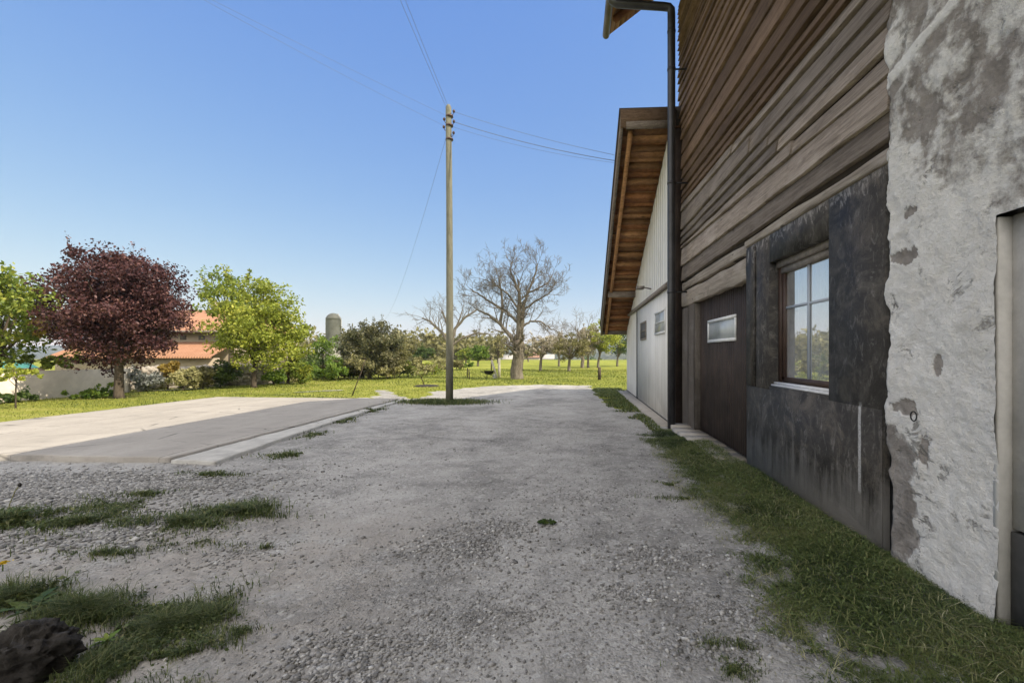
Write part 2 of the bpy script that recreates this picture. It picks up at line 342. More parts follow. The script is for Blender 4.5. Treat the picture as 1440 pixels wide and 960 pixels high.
M = {}
M['gravel'] = m_gravel(); M['concrete'] = m_concrete(); M['meadow'] = m_meadow(); M['kerb'] = m_simple('pale_kerb_concrete', (.42,.405,.375), .9, .18, 5)
M['siding_wood'] = m_wood('weathered_boards', (.215,.146,.098), (.345,.295,.25), 1.35)
M['post_wood'] = m_wood('weathered_post', (.13,.11,.095), (.20,.18,.16), .8, vert=True)
M['beam_wood'] = m_wood('weathered_beam', (.30,.25,.19), (.44,.39,.335), .8)
M['soffit_wood'] = m_wood('soffit_boards', (.34,.16,.07), (.45,.25,.12), .7)
M['door_wood'] = m_simple('dark_door_wood', (.042,.029,.023), .7, .5, 3)
M['black'] = m_black(); M['plaster'] = m_plaster(); M['white_siding'] = m_siding()
M['grey_plaster'] = m_simple('grey_door_plaster', (.50,.48,.445), .9, .15, 5)
M['dark_cement'] = m_simple('dark_cement', (.075,.072,.066), .9, .25, 5)
M['frame_brown'] = m_simple('brown_frame', (.050,.030,.022), .5, .3, 6, bd=.001)
M['frame_grey'] = m_simple('weathered_frame', (.20,.175,.155), .7, .3, 12)
M['alu'] = m_simple('aluminium_sill', (.55,.55,.56), .45, .15, 10, bd=.001)
M['white_paint'] = m_simple('white_paint', (.62,.62,.61), .6, .12, 9, bd=.001)
M['curtain'] = m_simple('net_curtain', (.55,.55,.54), .95, .1, 2)
M['muntin'] = m_simple('pale_muntin', (.34,.37,.41), .6, .05, 4, bd=0)
M['interior'] = m_simple('dark_interior', (.10,.10,.10), .9, .1, 2)
M['glass'] = m_glass('window_glass', .5)
M['zinc'] = m_simple('brown_metal_pipe', (.050,.050,.054), .42, .35, 2.5, .4, bd=.001, spec=.5)
M['zinc_b'] = m_simple('weathered_gutter', (.15,.13,.115), .5, .35, 3, .4, bd=.001, spec=.5)
M['roof_dark'] = m_simple('dark_roof_edge', (.045,.036,.030), .8, .3, 4)
M['pole'] = m_bark('pole_wood', (.15,.147,.11), (.235,.23,.175))
M['ceramic'] = m_simple('insulator', (.10,.06,.045), .3, .2, 9, bd=0)
M['wire'] = m_simple('wire', (.16,.18,.23), .5, .1, 3, bd=0)
M['bark_grey'] = m_bark('grey_bark', (.085,.072,.056), (.25,.22,.175))
M['bark_dark'] = m_bark('dark_bark', (.045,.035,.026), (.13,.105,.08))
M['stone'] = m_simple('gravel_stone', (.24,.235,.225), .85, .4, 25)
M['rock'] = m_simple('dark_rock', (.032,.028,.024), .9, .5, 9, bd=.02)
M['wall_conc'] = m_simple('garden_wall_render', (.62,.56,.47), .9, .2, 1.2, bd=.01)
M['rubble'] = m_simple('rubble_stone', (.40,.36,.31), .9, .4, 2, bd=.03)
M['tile'] = m_tiles('orange_tiles', (.36,.175,.10), (.44,.24,.15))
M['tile_soffit'] = m_simple('grey_soffit', (.09,.075,.065), .8, .2, 2)
M['house_wall'] = m_simple('house_render', (.36,.30,.235), .9, .1, 1)
M['white_house'] = m_simple('pale_render', (.42,.38,.34), .9, .1, .3)
M['roof_red'] = m_simple('muted_red_roof', (.28,.16,.12), .9, .2, .3)
M['silo'] = m_simple('silo_metal', (.105,.11,.095), .6, .3, 1.2)
M['silo_low'] = m_simple('silo_pale', (.36,.35,.33), .8, .2, 1)
M['tarp'] = m_simple('teal_tarp', (.04,.16,.15), .5, .3, 3)
M['hill'] = m_hill()
M['weather_post'] = m_simple('bleached_post', (.50,.46,.39), .9, .2, 8)
M['black_iron'] = m_simple('black_iron', (.02,.02,.02), .5, .3, 8)

L_purple = m_leaf('purple_leaves', [(0, (.030,.013,.015)), (.5, (.078,.032,.034)), (.85, (.15,.070,.066)), (1, (.27,.15,.13))], .22)
L_yell = m_leaf('yellow_green_leaves', [(0, (.15,.19,.03)), (.5, (.28,.335,.05)), (1, (.48,.48,.09))], .35)
L_lime = m_leaf('lime_leaves', [(0, (.10,.16,.03)), (.5, (.21,.27,.045)), (1, (.38,.38,.07))], .35)
L_green = m_leaf('green_leaves', [(0, (0.068,0.136,0.020)), (.5, (0.128,0.212,0.031)), (1, (0.255,0.323,0.051))], .3)
L_dark = m_leaf('dark_green_leaves', [(0, (0.033,0.068,0.018)), (.5, (0.068,0.112,0.027)), (1, (0.135,0.180,0.045))], .25)
L_olive = m_leaf('olive_leaves', [(0, (0.096,0.096,0.042)), (.5, (0.192,0.184,0.072)), (1, (0.320,0.288,0.136))], .25)
L_oldark = m_leaf('dark_olive_leaves', [(0, (.045,.055,.028)), (.5, (.11,.115,.055)), (1, (.24,.22,.13))], .25)
L_pale = m_leaf('pale_bush_leaves', [(0, (0.195,0.203,0.090)), (.5, (0.315,0.300,0.135)), (1, (0.480,0.450,0.240))], .3)
L_grey = m_leaf('grey_twigs', [(0, (0.240,0.210,0.158)), (.5, (0.360,0.323,0.247)), (1, (0.495,0.450,0.360))], .1)
L_amber = m_leaf('amber_leaves', [(0, (.24,.16,.04)), (1, (.38,.29,.07))], .3)
L_bluegrey = m_leaf('blue_grey_leaves', [(0, (0.144,0.160,0.152)), (1, (0.304,0.320,0.304))], .2)
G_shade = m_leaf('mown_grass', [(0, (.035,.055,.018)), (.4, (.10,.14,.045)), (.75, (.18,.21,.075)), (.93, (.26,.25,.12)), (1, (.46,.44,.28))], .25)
G_weed = m_leaf('weed_grass', [(0, (.035,.055,.018)), (.5, (.085,.12,.038)), (.85, (.16,.185,.065)), (1, (.30,.29,.15))], .25)
G_sun = m_leaf('meadow_blades', [(0, (.10,.14,.03)), (.5, (.20,.23,.045)), (.85, (.32,.33,.08)), (1, (.46,.42,.17))], .35)

# ------------------------------------------------------------------ ground
WX = 2.42                                             # plane of the farmhouse wall
def gz(x, y):                                         # soft unevenness of the yard
    x = np.asarray(x, float); y = np.asarray(y, float)
    h = (fbm(x, y, .35, 3)-.5)*.05 + (fbm(x, y, 2.2, 3, 5)-.5)*.022
    near = np.clip((24-y)/8, 0, 1)*np.clip((x+17)/3, 0, 1)
    mound = np.exp(-((x-2.15)/.45)**2)*np.clip((9.2-y)/1.5, 0, 1)*.085
    return h*near + mound
def smooth_line(x, pts):
    xs = [p[0] for p in pts]; ys = [p[1] for p in pts]; return np.interp(x, xs, ys)
def pl(lst): return [(at(*p).x, at(*p).y) for p in lst]
# far edge of the gravel, from the photograph: left verge, path mouth, track end
far_edge = sorted(pl([(556,558),(580,555),(600,550),(625,550),(650,546),(700,542),(760,541),(830,542),(862,551),(900,575)]))
def grassness(x, y):                                  # >0 : meadow, <0 : gravel
    fe = np.where(x > 2.0, 30.0, smooth_line(x, far_edge))
    g = y - fe
    lawn = np.minimum(-12.55 - x, 999)
    g = np.maximum(g, np.where(y < 16, lawn, -9))
    left = np.minimum(-5.7-x, y-15.75); g = np.maximum(g, left)
    # verge along the foot of the white barn
    v = np.minimum(x - 1.15 + .03*(y-14), np.minimum(y-13.2, 99)); g = np.maximum(g, v)
    # little dirt path leading away beside the pole
    d = np.abs(x - (-6.2 - (y-15.6)*.55)) - .45
    g = np.where((y > 15.4) & (y < 19.5), np.minimum(g, d), g)
    return g + (fbm(x, y, 1.3, 4, 9)-.5)*1.3
def ground_part():
    x = np.arange(-24, 9.01, .09); y = np.arange(-5, 30.01, .09); X, Y = np.meshgrid(x, y); Z = gz(X, Y)
    nx, ny = len(x), len(y); V = np.stack([X, Y, Z], -1).reshape(-1, 3)
    i = (np.arange(ny-1)[:, None]*nx + np.arange(nx-1)[None]).ravel(); Q = np.stack([i, i+1, i+nx+1, i+nx], -1)
    c = V[Q].mean(1); g = grassness(c[:, 0], c[:, 1])
    for nm, mk, mt in (('gravel_yard', g <= 0, 'gravel'), ('lawn', g > 0, 'meadow')):
        q = Q[mk]; u, inv = np.unique(q, return_inverse=True)
        b = MB(); b.add(V[u], inv.reshape(-1, 4)); struct(b.obj(nm, M[mt], smooth=True))
ground_part()
b = MB()                                              # the wide meadow round the yard, dropping to a valley
def mz(x, y):
    return 0.012*np.minimum(0, 0) - np.clip((y-105)/200, 0, 1)**2*14 + (fbm(x, y, .05, 3)-.5)*.25*np.clip((y-30)/20, 0, 1)
def ring(x0, x1, y0, y1, nx, ny):
    xs = np.linspace(x0, x1, nx); ys = np.linspace(y0, y1, ny); X, Y = np.meshgrid(xs, ys); Z = mz(X, Y)
    V = np.stack([X, Y, Z], -1).reshape(-1, 3)
    i = (np.arange(ny-1)[:, None]*nx + np.arange(nx-1)[None]).ravel(); b.add(V, np.stack([i, i+1, i+nx+1, i+nx], -1))
ring(-500, 400, 30, 400, 120, 120); ring(-500, -24, -5, 30, 30, 10); ring(9, 400, -5, 30, 20, 10); ring(-500, 400, -300, -5, 20, 20)
struct(b.obj('meadow', M['meadow'], smooth=True))
# distant valley floor and wooded hills
b = MB(); xs = np.linspace(-1800, 1800, 240)
rows = []
for k, yy in enumerate(np.linspace(395, 1500, 60)):
    t = (yy-395)/1105; hh = -14 + 45*np.clip((t-.12)/.88, 0, 1)**1.3 + 22*(fbm(xs, yy, .0022, 4)-.5)*np.clip(t*2, 0, 1)+ 9*(fbm(xs, yy, .02, 3)-.5)*np.clip(t*3, 0, 1)
    rows.append(np.stack([xs, np.full_like(xs, yy), hh], -1))
V = np.concatenate(rows); nx = 240; i = (np.arange(59)[:, None]*nx + np.arange(nx-1)[None]).ravel()
b.add(V, np.stack([i, i+1, i+nx+1, i+nx], -1)); struct(b.obj('hills', M['hill'], smooth=True))

# concrete pad: raised slab, worn kerb strip
b = MB()
def slab(poly, z0, z1, a=.5, seg=.09):
    P = [Vector((p[0], p[1], 0)) for p in poly]; out = []
    for i in range(len(P)):
        p, q = P[i], P[(i+1) % len(P)]; n = max(1, int((q-p).length/seg))
        for k in range(n):
            c = p.lerp(q, k/n); nn = (vn(c.x, c.y, 3.1)-.5)*.07+(vn(c.x, c.y, 9.1)-.5)*.05; out.append((c.x+nn, c.y+nn*.7))
    n = len(out); cx = sum(p[0] for p in out)/n; cy = sum(p[1] for p in out)/n
    vs = [(x, y, z0) for x, y in out] + [(x, y, z1) for x, y in out] + [(cx, cy, z1)]
    b.add(vs, [(i, (i+1) % n, n+(i+1) % n, n+i) for i in range(n)], [(n+i, n+(i+1) % n, 2*n) for i in range(n)], a)
def sheet(P, nu, nv, top, amp, skirt=-.1):            # raised slab with worn, uneven edges and a slightly uneven face
    u = np.linspace(0, 1, nu)[None, :, None]; v = np.linspace(0, 1, nv)[:, None, None]; P = [np.array(p, float) for p in P]
    G = (P[0]*(1-u)+P[1]*u)*(1-v) + (P[3]*(1-u)+P[2]*u)*v; X, Y = G[..., 0], G[..., 1]
    uu = np.broadcast_to(u[..., 0], X.shape); vv = np.broadcast_to(v[..., 0], X.shape)
    e = np.clip(1-np.minimum(np.minimum(uu, 1-uu)*np.linalg.norm(P[1]-P[0]), np.minimum(vv, 1-vv)*np.linalg.norm(P[3]-P[0]))/.25, 0, 1)
    X = X + e*((fbm(X, Y, 2.7, 4, 3)-.5)*amp); Y = Y + e*((fbm(X, Y, 3.1, 4, 8)-.5)*amp); Z = top + (fbm(X, Y, .7, 3, 2)-.5)*.012 - e**6*.006
    V = np.stack([X, Y, Z], -1).reshape(-1, 3); i = (np.arange(nv-1)[:, None]*nu + np.arange(nu-1)[None]).ravel(); Q = [np.stack([i, i+1, i+nu+1, i+nu], -1)]
    rim = list(range(nu)) + [k*nu+nu-1 for k in range(1, nv)] + [(nv-1)*nu+k for k in range(nu-2, -1, -1)] + [k*nu for k in range(nv-2, 0, -1)]
    W = V[rim].copy(); W[:, 2] = skirt; n = len(rim); base = len(V); Q.append(np.array([(rim[k], base+k, base+(k+1) % n, rim[(k+1) % n]) for k in range(n)]))
    b.add(np.concatenate([V, W]), np.concatenate(Q))
sheet([(-12.9, 6.6), (-5.9, 6.42), (-5.9, 15.2), (-12.6, 15.6)], 90, 110, .075, .12)
struct(b.obj('concrete_pad', M['concrete']))
b = MB(); sheet([(-5.84, 6.36), (-5.12, 6.28), (-5.45, 9.6), (-5.84, 9.6)], 10, 50, .058, .10); sheet([(-5.84, 9.61), (-5.45, 9.61), (-5.70, 15.3), (-5.84, 15.3)], 8, 80, .056, .08)
struct(b.obj('kerb_strip', M['kerb']))
# narrow footpath on the lawn by the garden wall
b = MB(); pts = [at(-60,578), at(0,567), at(60,562), at(130,556), at(165,553), at(210,550), at(285,547)]
vs = []; 
for k, p in enumerate(pts):
    vs += [(p.x, p.y-.18, .03), (p.x, p.y+.35, .03)]
b.add(vs, [(2*i, 2*i+2, 2*i+3, 2*i+1) for i in range(len(pts)-1)]); struct(b.obj('footpath', M['concrete']))
b = MB(); pts = [at(385,557), at(410,553), at(450,550.5), at(480,549.5)]; vs = []
for p in pts: vs += [(p.x, p.y-.1, .03), (p.x, p.y+.25, .03)]
b.add(vs, [(2*i, 2*i+2, 2*i+3, 2*i+1) for i in range(len(pts)-1)]); struct(b.obj('dirt_path', M['gravel']))
# kerb at the foot of the white barn and flagstones in front of the barn door
b = MB(); b.box(1.86, 2.5, 10.0, 19.5, -.1, .045); struct(b.obj('barn_kerb', M['concrete']))
b = MB()
for k in range(7):
    y = 6.6+k*.47; b.box(2.06+random.uniform(-.05,.03), 2.5, y, y+.43, -.05, .10+random.uniform(-.012,.015))
struct(b.obj('door_paving', M['dark_cement'] if False else M['concrete']))

# ------------------------------------------------------------------ farmhouse
fh = empty('farmhouse', (WX, 3.5, 0)); tag(fh, 'tall old farmhouse with brown board siding above, black render and peeling white plaster wall', 'farmhouse')
def part(b, name, mat, parent, smooth=False):
    o = b.obj(name, mat, parent, smooth)
    root = parent
    o.matrix_parent_inverse = Matrix.Translation(-parent_loc(parent)); return o
def parent_loc(p):
    l = Vector(p.location)
    while p.parent: p = p.parent; l = l + Vector(p.location) if False else Vector(p.location)
    return l
HY0, HY1 = -14.0, 10.42
# boards: (near, far) slope of each joint, read off the wall
near = [.68,.77,.88,.968,1.048,1.123,1.206,1.262,1.38,1.57,1.85,2.08,2.27,2.45,2.62,2.78,2.95,3.12,3.29]
far_ = [.66,.80,.965,1.00,1.06,1.13,1.30,1.375,1.50,1.69,1.96,2.186,2.46,2.65,2.80,2.93,3.06,3.18,3.29]
def hz(t): return EYE + WX*t
b = MB(); YN, YF = 3.46, 10.38
joint = {2: 5.0, 3: 5.35, 4: 5.6, 5: 6.2, 6: 6.9, 7: 7.4}
def board(zn0, zn1, zf0, zf1, ya, yb, tint, off=0.0, X=WX, gap=None):
    gap = random.uniform(.018,.052) if gap is None else gap
    n = max(2, int((yb-ya)/.18)); ys = np.linspace(ya, yb, n+1); t = (ys-YN)/(YF-YN)
    lo = zn0+(zf0-zn0)*t + (vn(ys, ys*0, 1.7, zn0*9)-.5)*.022 + (vn(ys, ys*0, 7, zn0*5)-.5)*.008
    hi = zn1+(zf1-zn1)*t - gap + (vn(ys, ys*0, 1.9, zn1*7)-.5)*.02
    f = X-.034-off; r = X-.008-off
    one = np.ones_like(ys)
    rows = [np.stack([one*(X+.03), ys, lo], -1), np.stack([one*f, ys, lo], -1), np.stack([one*(f+.0025), ys, lo+.006], -1),
            np.stack([one*r, ys, hi], -1), np.stack([one*(X+.03), ys, hi], -1)]
    V = np.concatenate(rows); m = n+1
    q = [(j*m+i, j*m+i+1, (j+1)*m+i+1, (j+1)*m+i) for j in range(4) for i in range(n)]
    for e in (0, n): q.append((0*m+e, 1*m+e, 3*m+e, 4*m+e))
    b.add(V, q, a=tint)
for i in range(len(near)-1):
    zn0, zn1, zf0, zf1 = hz(near[i]), hz(near[i+1]), hz(far_[i]), hz(far_[i+1])
    gray = i < 8
    def tn(): 
        s = random.uniform(.12, .95)
        return (1.0 if gray else 0.0) + s
    if i in (0,): tint = 1.15
    elif i == 1: tint = 1.97
    elif i == 7: tint = 0.30
    elif i == 8: tint = 0.12
    else: tint = tn()
    if i >= 10:                                        # the high boards are narrower: split in strips
        ks = 3
        for k in range(ks):
            a0, a1 = k/ks, (k+1)/ks
            board(zn0+(zn1-zn0)*a0, zn0+(zn1-zn0)*a1, zf0+(zf1-zf0)*a0, zf0+(zf1-zf0)*a1, YN, YF, random.uniform(.1,1)*.98, random.uniform(0,.025))
    elif i == 9 or i == 8 or i == 7:
        board(zn0, (zn0+zn1)/2, zf0, (zf0+zf1)/2, YN, YF, tint, .012); board((zn0+zn1)/2, zn1, (zf0+zf1)/2, zf1, YN, YF, random.uniform(.1,.6), 0)
    elif i in joint:
        y = joint[i]; board(zn0, zn1, zf0, zf1, YN, y, tint, 0); board(zn0, zn1, zf0, zf1, y+.012, YF, tint+random.uniform(-.15,.15), .016)
    else: board(zn0, zn1, zf0, zf1, YN, YF, tint, .01 if i == 1 else 0)
part(b, 'wood_siding', M['siding_wood'], fh)
b = MB(); b.box(WX+.03, WX+.2, 3.46, HY1, 3.0, 9.55); b.box(WX+.03, WX+.2, 9.12, HY1, 0, 3.0)
b.box(WX+.2, 9.2, HY1-.12, HY1-.002, 0, 9.5)          # gable wall at the far end
b.add([(WX+.2, HY1-.1, 9.5), (9.2, HY1-.1, 9.5), (5.8, HY1-.1, 11.8)], None, [(0,1,2)])
b.box(9.2, 9.4, HY0, HY1, 0, 9.5); b.box(WX, 9.2, HY0, HY0+.2, 0, 9.5)
part(b, 'inner_wall', M['roof_dark'], fh)
# weathered beams between boards and render / over the door
b = MB(); 
def rough_beam(y0, y1, z0n, z1n, z0f, z1f, x0, tint, amp=.015):
    n = max(3, int((y1-y0)/.12)); ys = np.linspace(y0, y1, n); t = (ys-y0)/(y1-y0)
    lo = z0n+(z0f-z0n)*t + (vn(ys, ys*0, 2.4, z0n*3)-.5)*amp*2+(vn(ys, ys*0, 9, z0n)-.5)*amp; hi = z1n+(z1f-z1n)*t + (vn(ys, ys*0, 2.1, z1n*5)-.5)*amp*2
    one = np.ones(n); V = np.concatenate([np.stack([one*(WX+.1), ys, lo], -1), np.stack([one*(x0+.006), ys, lo], -1), np.stack([one*x0, ys, lo+.02], -1), np.stack([one*x0+(vn(ys,ys*0,5)-.5)*.02, ys, (lo+hi)/2], -1), np.stack([one*x0, ys, hi-.015], -1), np.stack([one*(WX+.1), ys, hi], -1)])
    q = [(j*n+i, j*n+i+1, (j+1)*n+i+1, (j+1)*n+i) for j in range(5) for i in range(n-1)]
    b.add(V, q, a=tint)
rough_beam(3.46, 6.35, 3.065, 3.175, 3.065, 3.175, WX-.03, 1.45)
rough_beam(6.25, 10.1, 3.0, 3.15, 2.99, 3.16, WX-.005, 1.35)
part(b, 'timber_beam', M['beam_wood'], fh)
b = MB(); rough_beam(6.335, 10.1, 2.62, 2.93, 2.62, 2.95, WX-.018, 1.45, .022); part(b, 'lintel', M['beam_wood'], fh)
b = MB()                                              # jamb of the big door
rough_beam(9.1, 9.55, .05, 2.62, .05, 2.62, WX-.01, 1.3, .004); rough_beam(9.62, 10.1, .05, 2.6, .05, 2.6, WX+.0, 1.6, .004)
b.box(WX-.005, WX+.2, 9.05, 9.12, .05, 2.6, 1.1); part(b, 'door_post', M['post_wood'], fh)
b = MB(); b.box(WX-.27, WX+.02, 10.10, 10.16, 0, 6.6, .3); part(b, 'corner_board', M['door_wood'], fh)
# black render with the window opening cut out
WY0, WY1, WZ0, WZ1 = 4.30, 5.60, 1.205, 2.715
b = MB(); T = 3.055
BX = WX-.012; b.box(BX, WX+.28, 3.52, WY0, 0, T); b.box(BX, WX+.28, WY1, 6.33, 0, T); b.box(BX, WX+.28, WY0, WY1, 0, WZ0-.002); b.box(BX, WX+.28, WY0, WY1, WZ1, T)
b.box(WX-.018, WX-.013, 3.55, 6.30, .04, 1.16)        # thicker dado below the window
b.box(WX-.03, WX-.013, 6.02, 6.30, 1.17, T-.03)      # strip beside the door
part(b, 'black_render', M['black'], fh)
b = MB(); b.box(WX+.02, WX+.25, 3.44, 3.52, 0, 3.2); part(b, 'dark_gap', M['black_iron'], fh)
# window
wn = empty('window', (0,0,0)); wn.parent = fh; wn.matrix_parent_inverse = Matrix.Translation(-Vector(fh.location))
def wpart(b, name, mat, par, smooth=False):
    o = b.obj(name, mat, par, smooth); return o
fx = WX+.095
b = MB(); 
b.box(fx, fx+.07, WY0, WY0+.06, WZ0+.05, WZ1); b.box(fx, fx+.07, WY1-.06, WY1, WZ0+.05, WZ1)
b.box(fx+.015, fx+.08, WY0+.06, WY0+.13, WZ0+.09, WZ1-.14); b.box(fx+.015, fx+.08, WY1-.13, WY1-.06, WZ0+.09, WZ1-.14)
b.box(fx+.015, fx+.08, WY0+.06, WY1-.06, WZ0+.05, WZ0+.115)
wpart(b, 'frame', M['frame_brown'], wn)
b = MB(); b.box(fx-.03, fx+.07, WY0+.002, WY1-.002, WZ1-.075, WZ1-.004); b.box(fx+.004, fx+.08, WY0+.06, WY1-.06, WZ1-.15, WZ1-.078)
wpart(b, 'head_board', M['frame_grey'], wn)
b = MB(); b.box(WX+.005, fx+.06, WY0+.003, WY1-.003, WZ0+.001, WZ0+.022); b.box(WX+.04, fx+.02, WY0+.003, WY1-.003, WZ0+.024, WZ0+.05)
wpart(b, 'sill', M['alu'], wn)
b = MB(); b.add([(fx+.045, WY0+.12, WZ0+.11), (fx+.045, WY1-.12, WZ0+.11), (fx+.045, WY1-.12, WZ1-.14), (fx+.045, WY0+.12, WZ1-.14)], [(0,1,2,3)])
wpart(b, 'pane', M['glass'], wn)
b = MB(); my = (WY0+WY1)/2; b.box(fx+.030, fx+.042, my-.02, my+.02, WZ0+.115, WZ1-.15); b.box(fx+.032, fx+.040, WY0+.13, WY1-.13, 2.13, 2.16)
wpart(b, 'muntin', M['muntin'], wn)
b = MB()
for s_, (ya, yb) in enumerate(((WY0-.1, 4.75), (5.15, WY1+.2))):
    n = 40; ys = np.linspace(ya, yb, n); xx = fx+.35+.03*np.sin(ys*70)
    V = np.concatenate([np.stack([xx, ys, np.full(n, 1.1)], -1), np.stack([xx, ys, np.full(n, 2.8)], -1)]); b.add(V, [(i, i+1, n+i+1, n+i) for i in range(n-1)])
wpart(b, 'curtain', M['curtain'], wn, True)
b = MB(); b.box(4.6, 4.65, 3.6, 7, .2, 3); b.box(WX+.35, 4.6, 3.6, 7, .15, .2); b.box(WX+.3, 4.6, 3.6, 7, 2.95, 3.0); b.box(WX+.35, 4.6, 6.2, 6.25, .2, 2.95); part(b, 'room', M['interior'], fh)
# barn door with a small window
dr = empty('barn_door', (0,0,0)); dr.parent = fh; dr.matrix_parent_inverse = Matrix.Translation(-Vector(fh.location))
dx = WX+.11; b = MB(); k = 0; y = 6.33
while y < 9.1:
    b.box(dx-.008+random.uniform(-.002,.002), dx+.04, y, y+.071, .10, 2.63); y += .086
b.box(dx+.022, dx+.04, 6.33, 9.1, .10, 2.64)
wpart(b, 'plank_leaf', M['door_wood'], dr)
b = MB(); y0, y1, z0, z1 = 7.05, 8.50, 1.80, 2.21; f = dx-.03
for bx in ((y0, y1, z0, z0+.05), (y0, y1, z1-.05, z1), (y0, y0+.05, z0+.05, z1-.05), (y1-.05, y1, z0+.05, z1-.05)): b.box(f, dx, bx[0], bx[1], bx[2], bx[3])
wpart(b, 'window_frame', M['white_paint'], dr)
b = MB(); b.box(dx-.014, dx-.009, y0+.05, y1-.05, z0+.05, z1-.05); g_ = NG('frosted_pane'); M['frost'] = g_.bsdf(g_.mix(g_.mr(g_.noise(3,4), .3, .7), (.30,.33,.33), (.44,.46,.46)), .25, spec=.6)
wpart(b, 'window_pane', M['frost'], dr)
# peeling plaster wall
def pmask(Y, Z):
    px = 778 + 640*((WX*math.cos(YAW)+Y*math.sin(YAW))/(Y*math.cos(YAW)-WX*math.sin(YAW)))
    D = Y*math.cos(YAW) - WX*math.sin(YAW); py = 497 - 640*(Z-EYE)/D
    return px, py
def plaster_grid(ya, yb, za, zb, st, name, hole=True):
    ys = np.arange(ya, yb+1e-6, st); zs = np.arange(za, zb+1e-6, st); Y, Z = np.meshgrid(ys, zs)
    # white coat: below about 2.3 m, ragged; brown mortar above; a pale diagonal band; bare stone low at the corner
    n1 = fbm(Y, Z, 2.2, 5, 3); n2 = fbm(Y, Z, 7, 4, 8)
    lim = 3.05 - (3.5-Y)*.30
    n3 = fbm(Y, Z, 22, 3, 17); n4 = fbm(Y*1.0+Z*.5, Z*1.4-Y*.4, 5, 4, 44)
    mk = (lim - Z)*1.0 + (n1-.5)*2.6 + (n2-.5)*1.0 + (n3-.5)*.8 + .85
    mk = mk if True else np.where((n4 > .735) & (Z > .9), np.minimum(mk, .5-(n4-.735)*14+(n3-.5)*.8), mk)
    band = 1 - np.abs((Z - (3.66 + (3.46-Y)*.22)) / .055); mk = np.maximum(mk, np.where(Z > 3.3, band*1.5+.2+(n2-.5)*1.2, -9))
    lowb = .9 - np.hypot((Y-3.36)/.26, (Z-.48)/.62) + (n2-.5)*.9
    mk = np.where(lowb > 0, np.minimum(mk, .5-lowb*2.0), mk)
    for (cy, cz, ry, rz) in ((2.99,1.52,.03,.07),(3.30,1.22,.13,.05),(3.10,.98,.05,.09),(3.30,2.30,.09,.05),(3.20,2.60,.08,.04)):
        s = 1 - np.hypot((Y-cy)/ry, (Z-cz)/rz) + (n2-.5)*2.2 + (n3-.5)*1.5; mk = np.where(s > 0, np.minimum(mk, .45-s*2.5), mk)
    cr = -1 - np.abs(Z - (2.62 + (3.2-Y)*.35 + (n1-.5)*.12))/.035; mk = np.where((Y > 2.55) & (Y < 3.15) & (cr > 0), np.minimum(mk, .4-cr), mk)
    m = np.clip(mk, 0, 1)
    bulge = (fbm(Y, Z, 1.6, 3, 21)-.5)*.07 + (fbm(Y, Z, 9, 3, 4)-.5)*.020 + (fbm(Y, Z, 26, 3, 6)-.5)*.014
    X = WX - .03 - bulge - np.clip(m, 0, 1)*.010
    edge = np.clip((3.50 + (fbm(Z, Z*0, 4.5, 3, 2)-.5)*.12 - Y)/.05, 0, 1); X = X + (1-edge)**2*.14
    Yj = Y + np.where(Y > yb-.06, (fbm(Z, Z*0, 4.5, 4, 31)-.5)*.12, 0) if name == 'plaster_wall' else Y
    V = np.stack([X, Yj, Z], -1).reshape(-1, 3); ny, nx = Y.shape
    i = (np.arange(ny-1)[:, None]*nx + np.arange(nx-1)[None]).ravel(); Q = np.stack([i, i+1, i+nx+1, i+nx], -1)
    if hole:
        c = V[Q].mean(1); Q = Q[~((c[:, 1] < 2.575) & (c[:, 2] < 2.385))]
    b = MB(); b.add(V, Q); o = part(b, name, M['plaster'], fh, True)
    at_ = o.data.attributes.new('m', 'FLOAT', 'POINT'); at_.data.foreach_set('value', m.ravel().astype(np.float32)); return o
plaster_grid(1.3, 3.50, -.02, 4.72, .0125, 'plaster_wall')
plaster_grid(-14, 1.3, -.02, 9.5, .2, 'plaster_wall', False); plaster_grid(1.3, 3.5, 4.72, 9.5, .1, 'plaster_wall', False)
b = MB(); b.box(WX+.1, WX+.3, HY0, 3.44, 0, 9.5); b.box(WX-.02, WX+.1, 2.575, 2.61, 0, 2.37); part(b, 'backing_wall', M['grey_plaster'], fh)
b = MB(); b.box(WX-.03, WX+.08, 1.3, 2.572, .0, .83); part(b, 'cement_plinth', M['dark_cement'], fh) if False else None
b = MB(); b.box(WX+.05, WX+.098, 1.3, 2.57, .62, 2.375); part(b, 'side_door', M['grey_plaster'], fh)
b = MB(); b.box(WX+.04, WX+.098, 1.3, 2.57, 0, .60); part(b, 'plinth', M['dark_cement'], fh)
b = MB(); b.box(WX+.01, WX+.05, 2.36, 2.43, 1.53, 1.60); b.box(WX-.0, WX+.01, 2.38, 2.41, 1.55, 1.58); part(b, 'door_bolt', M['black_iron'], fh)
b = MB(); c = [Vector((WX-.085, 3.13+.028*math.cos(t), 1.17+.033*math.sin(t))) for t in np.linspace(0, 6.28, 14)]; b.tube(c, .005, 5, False); part(b, 'iron_ring', M['black_iron'], fh)
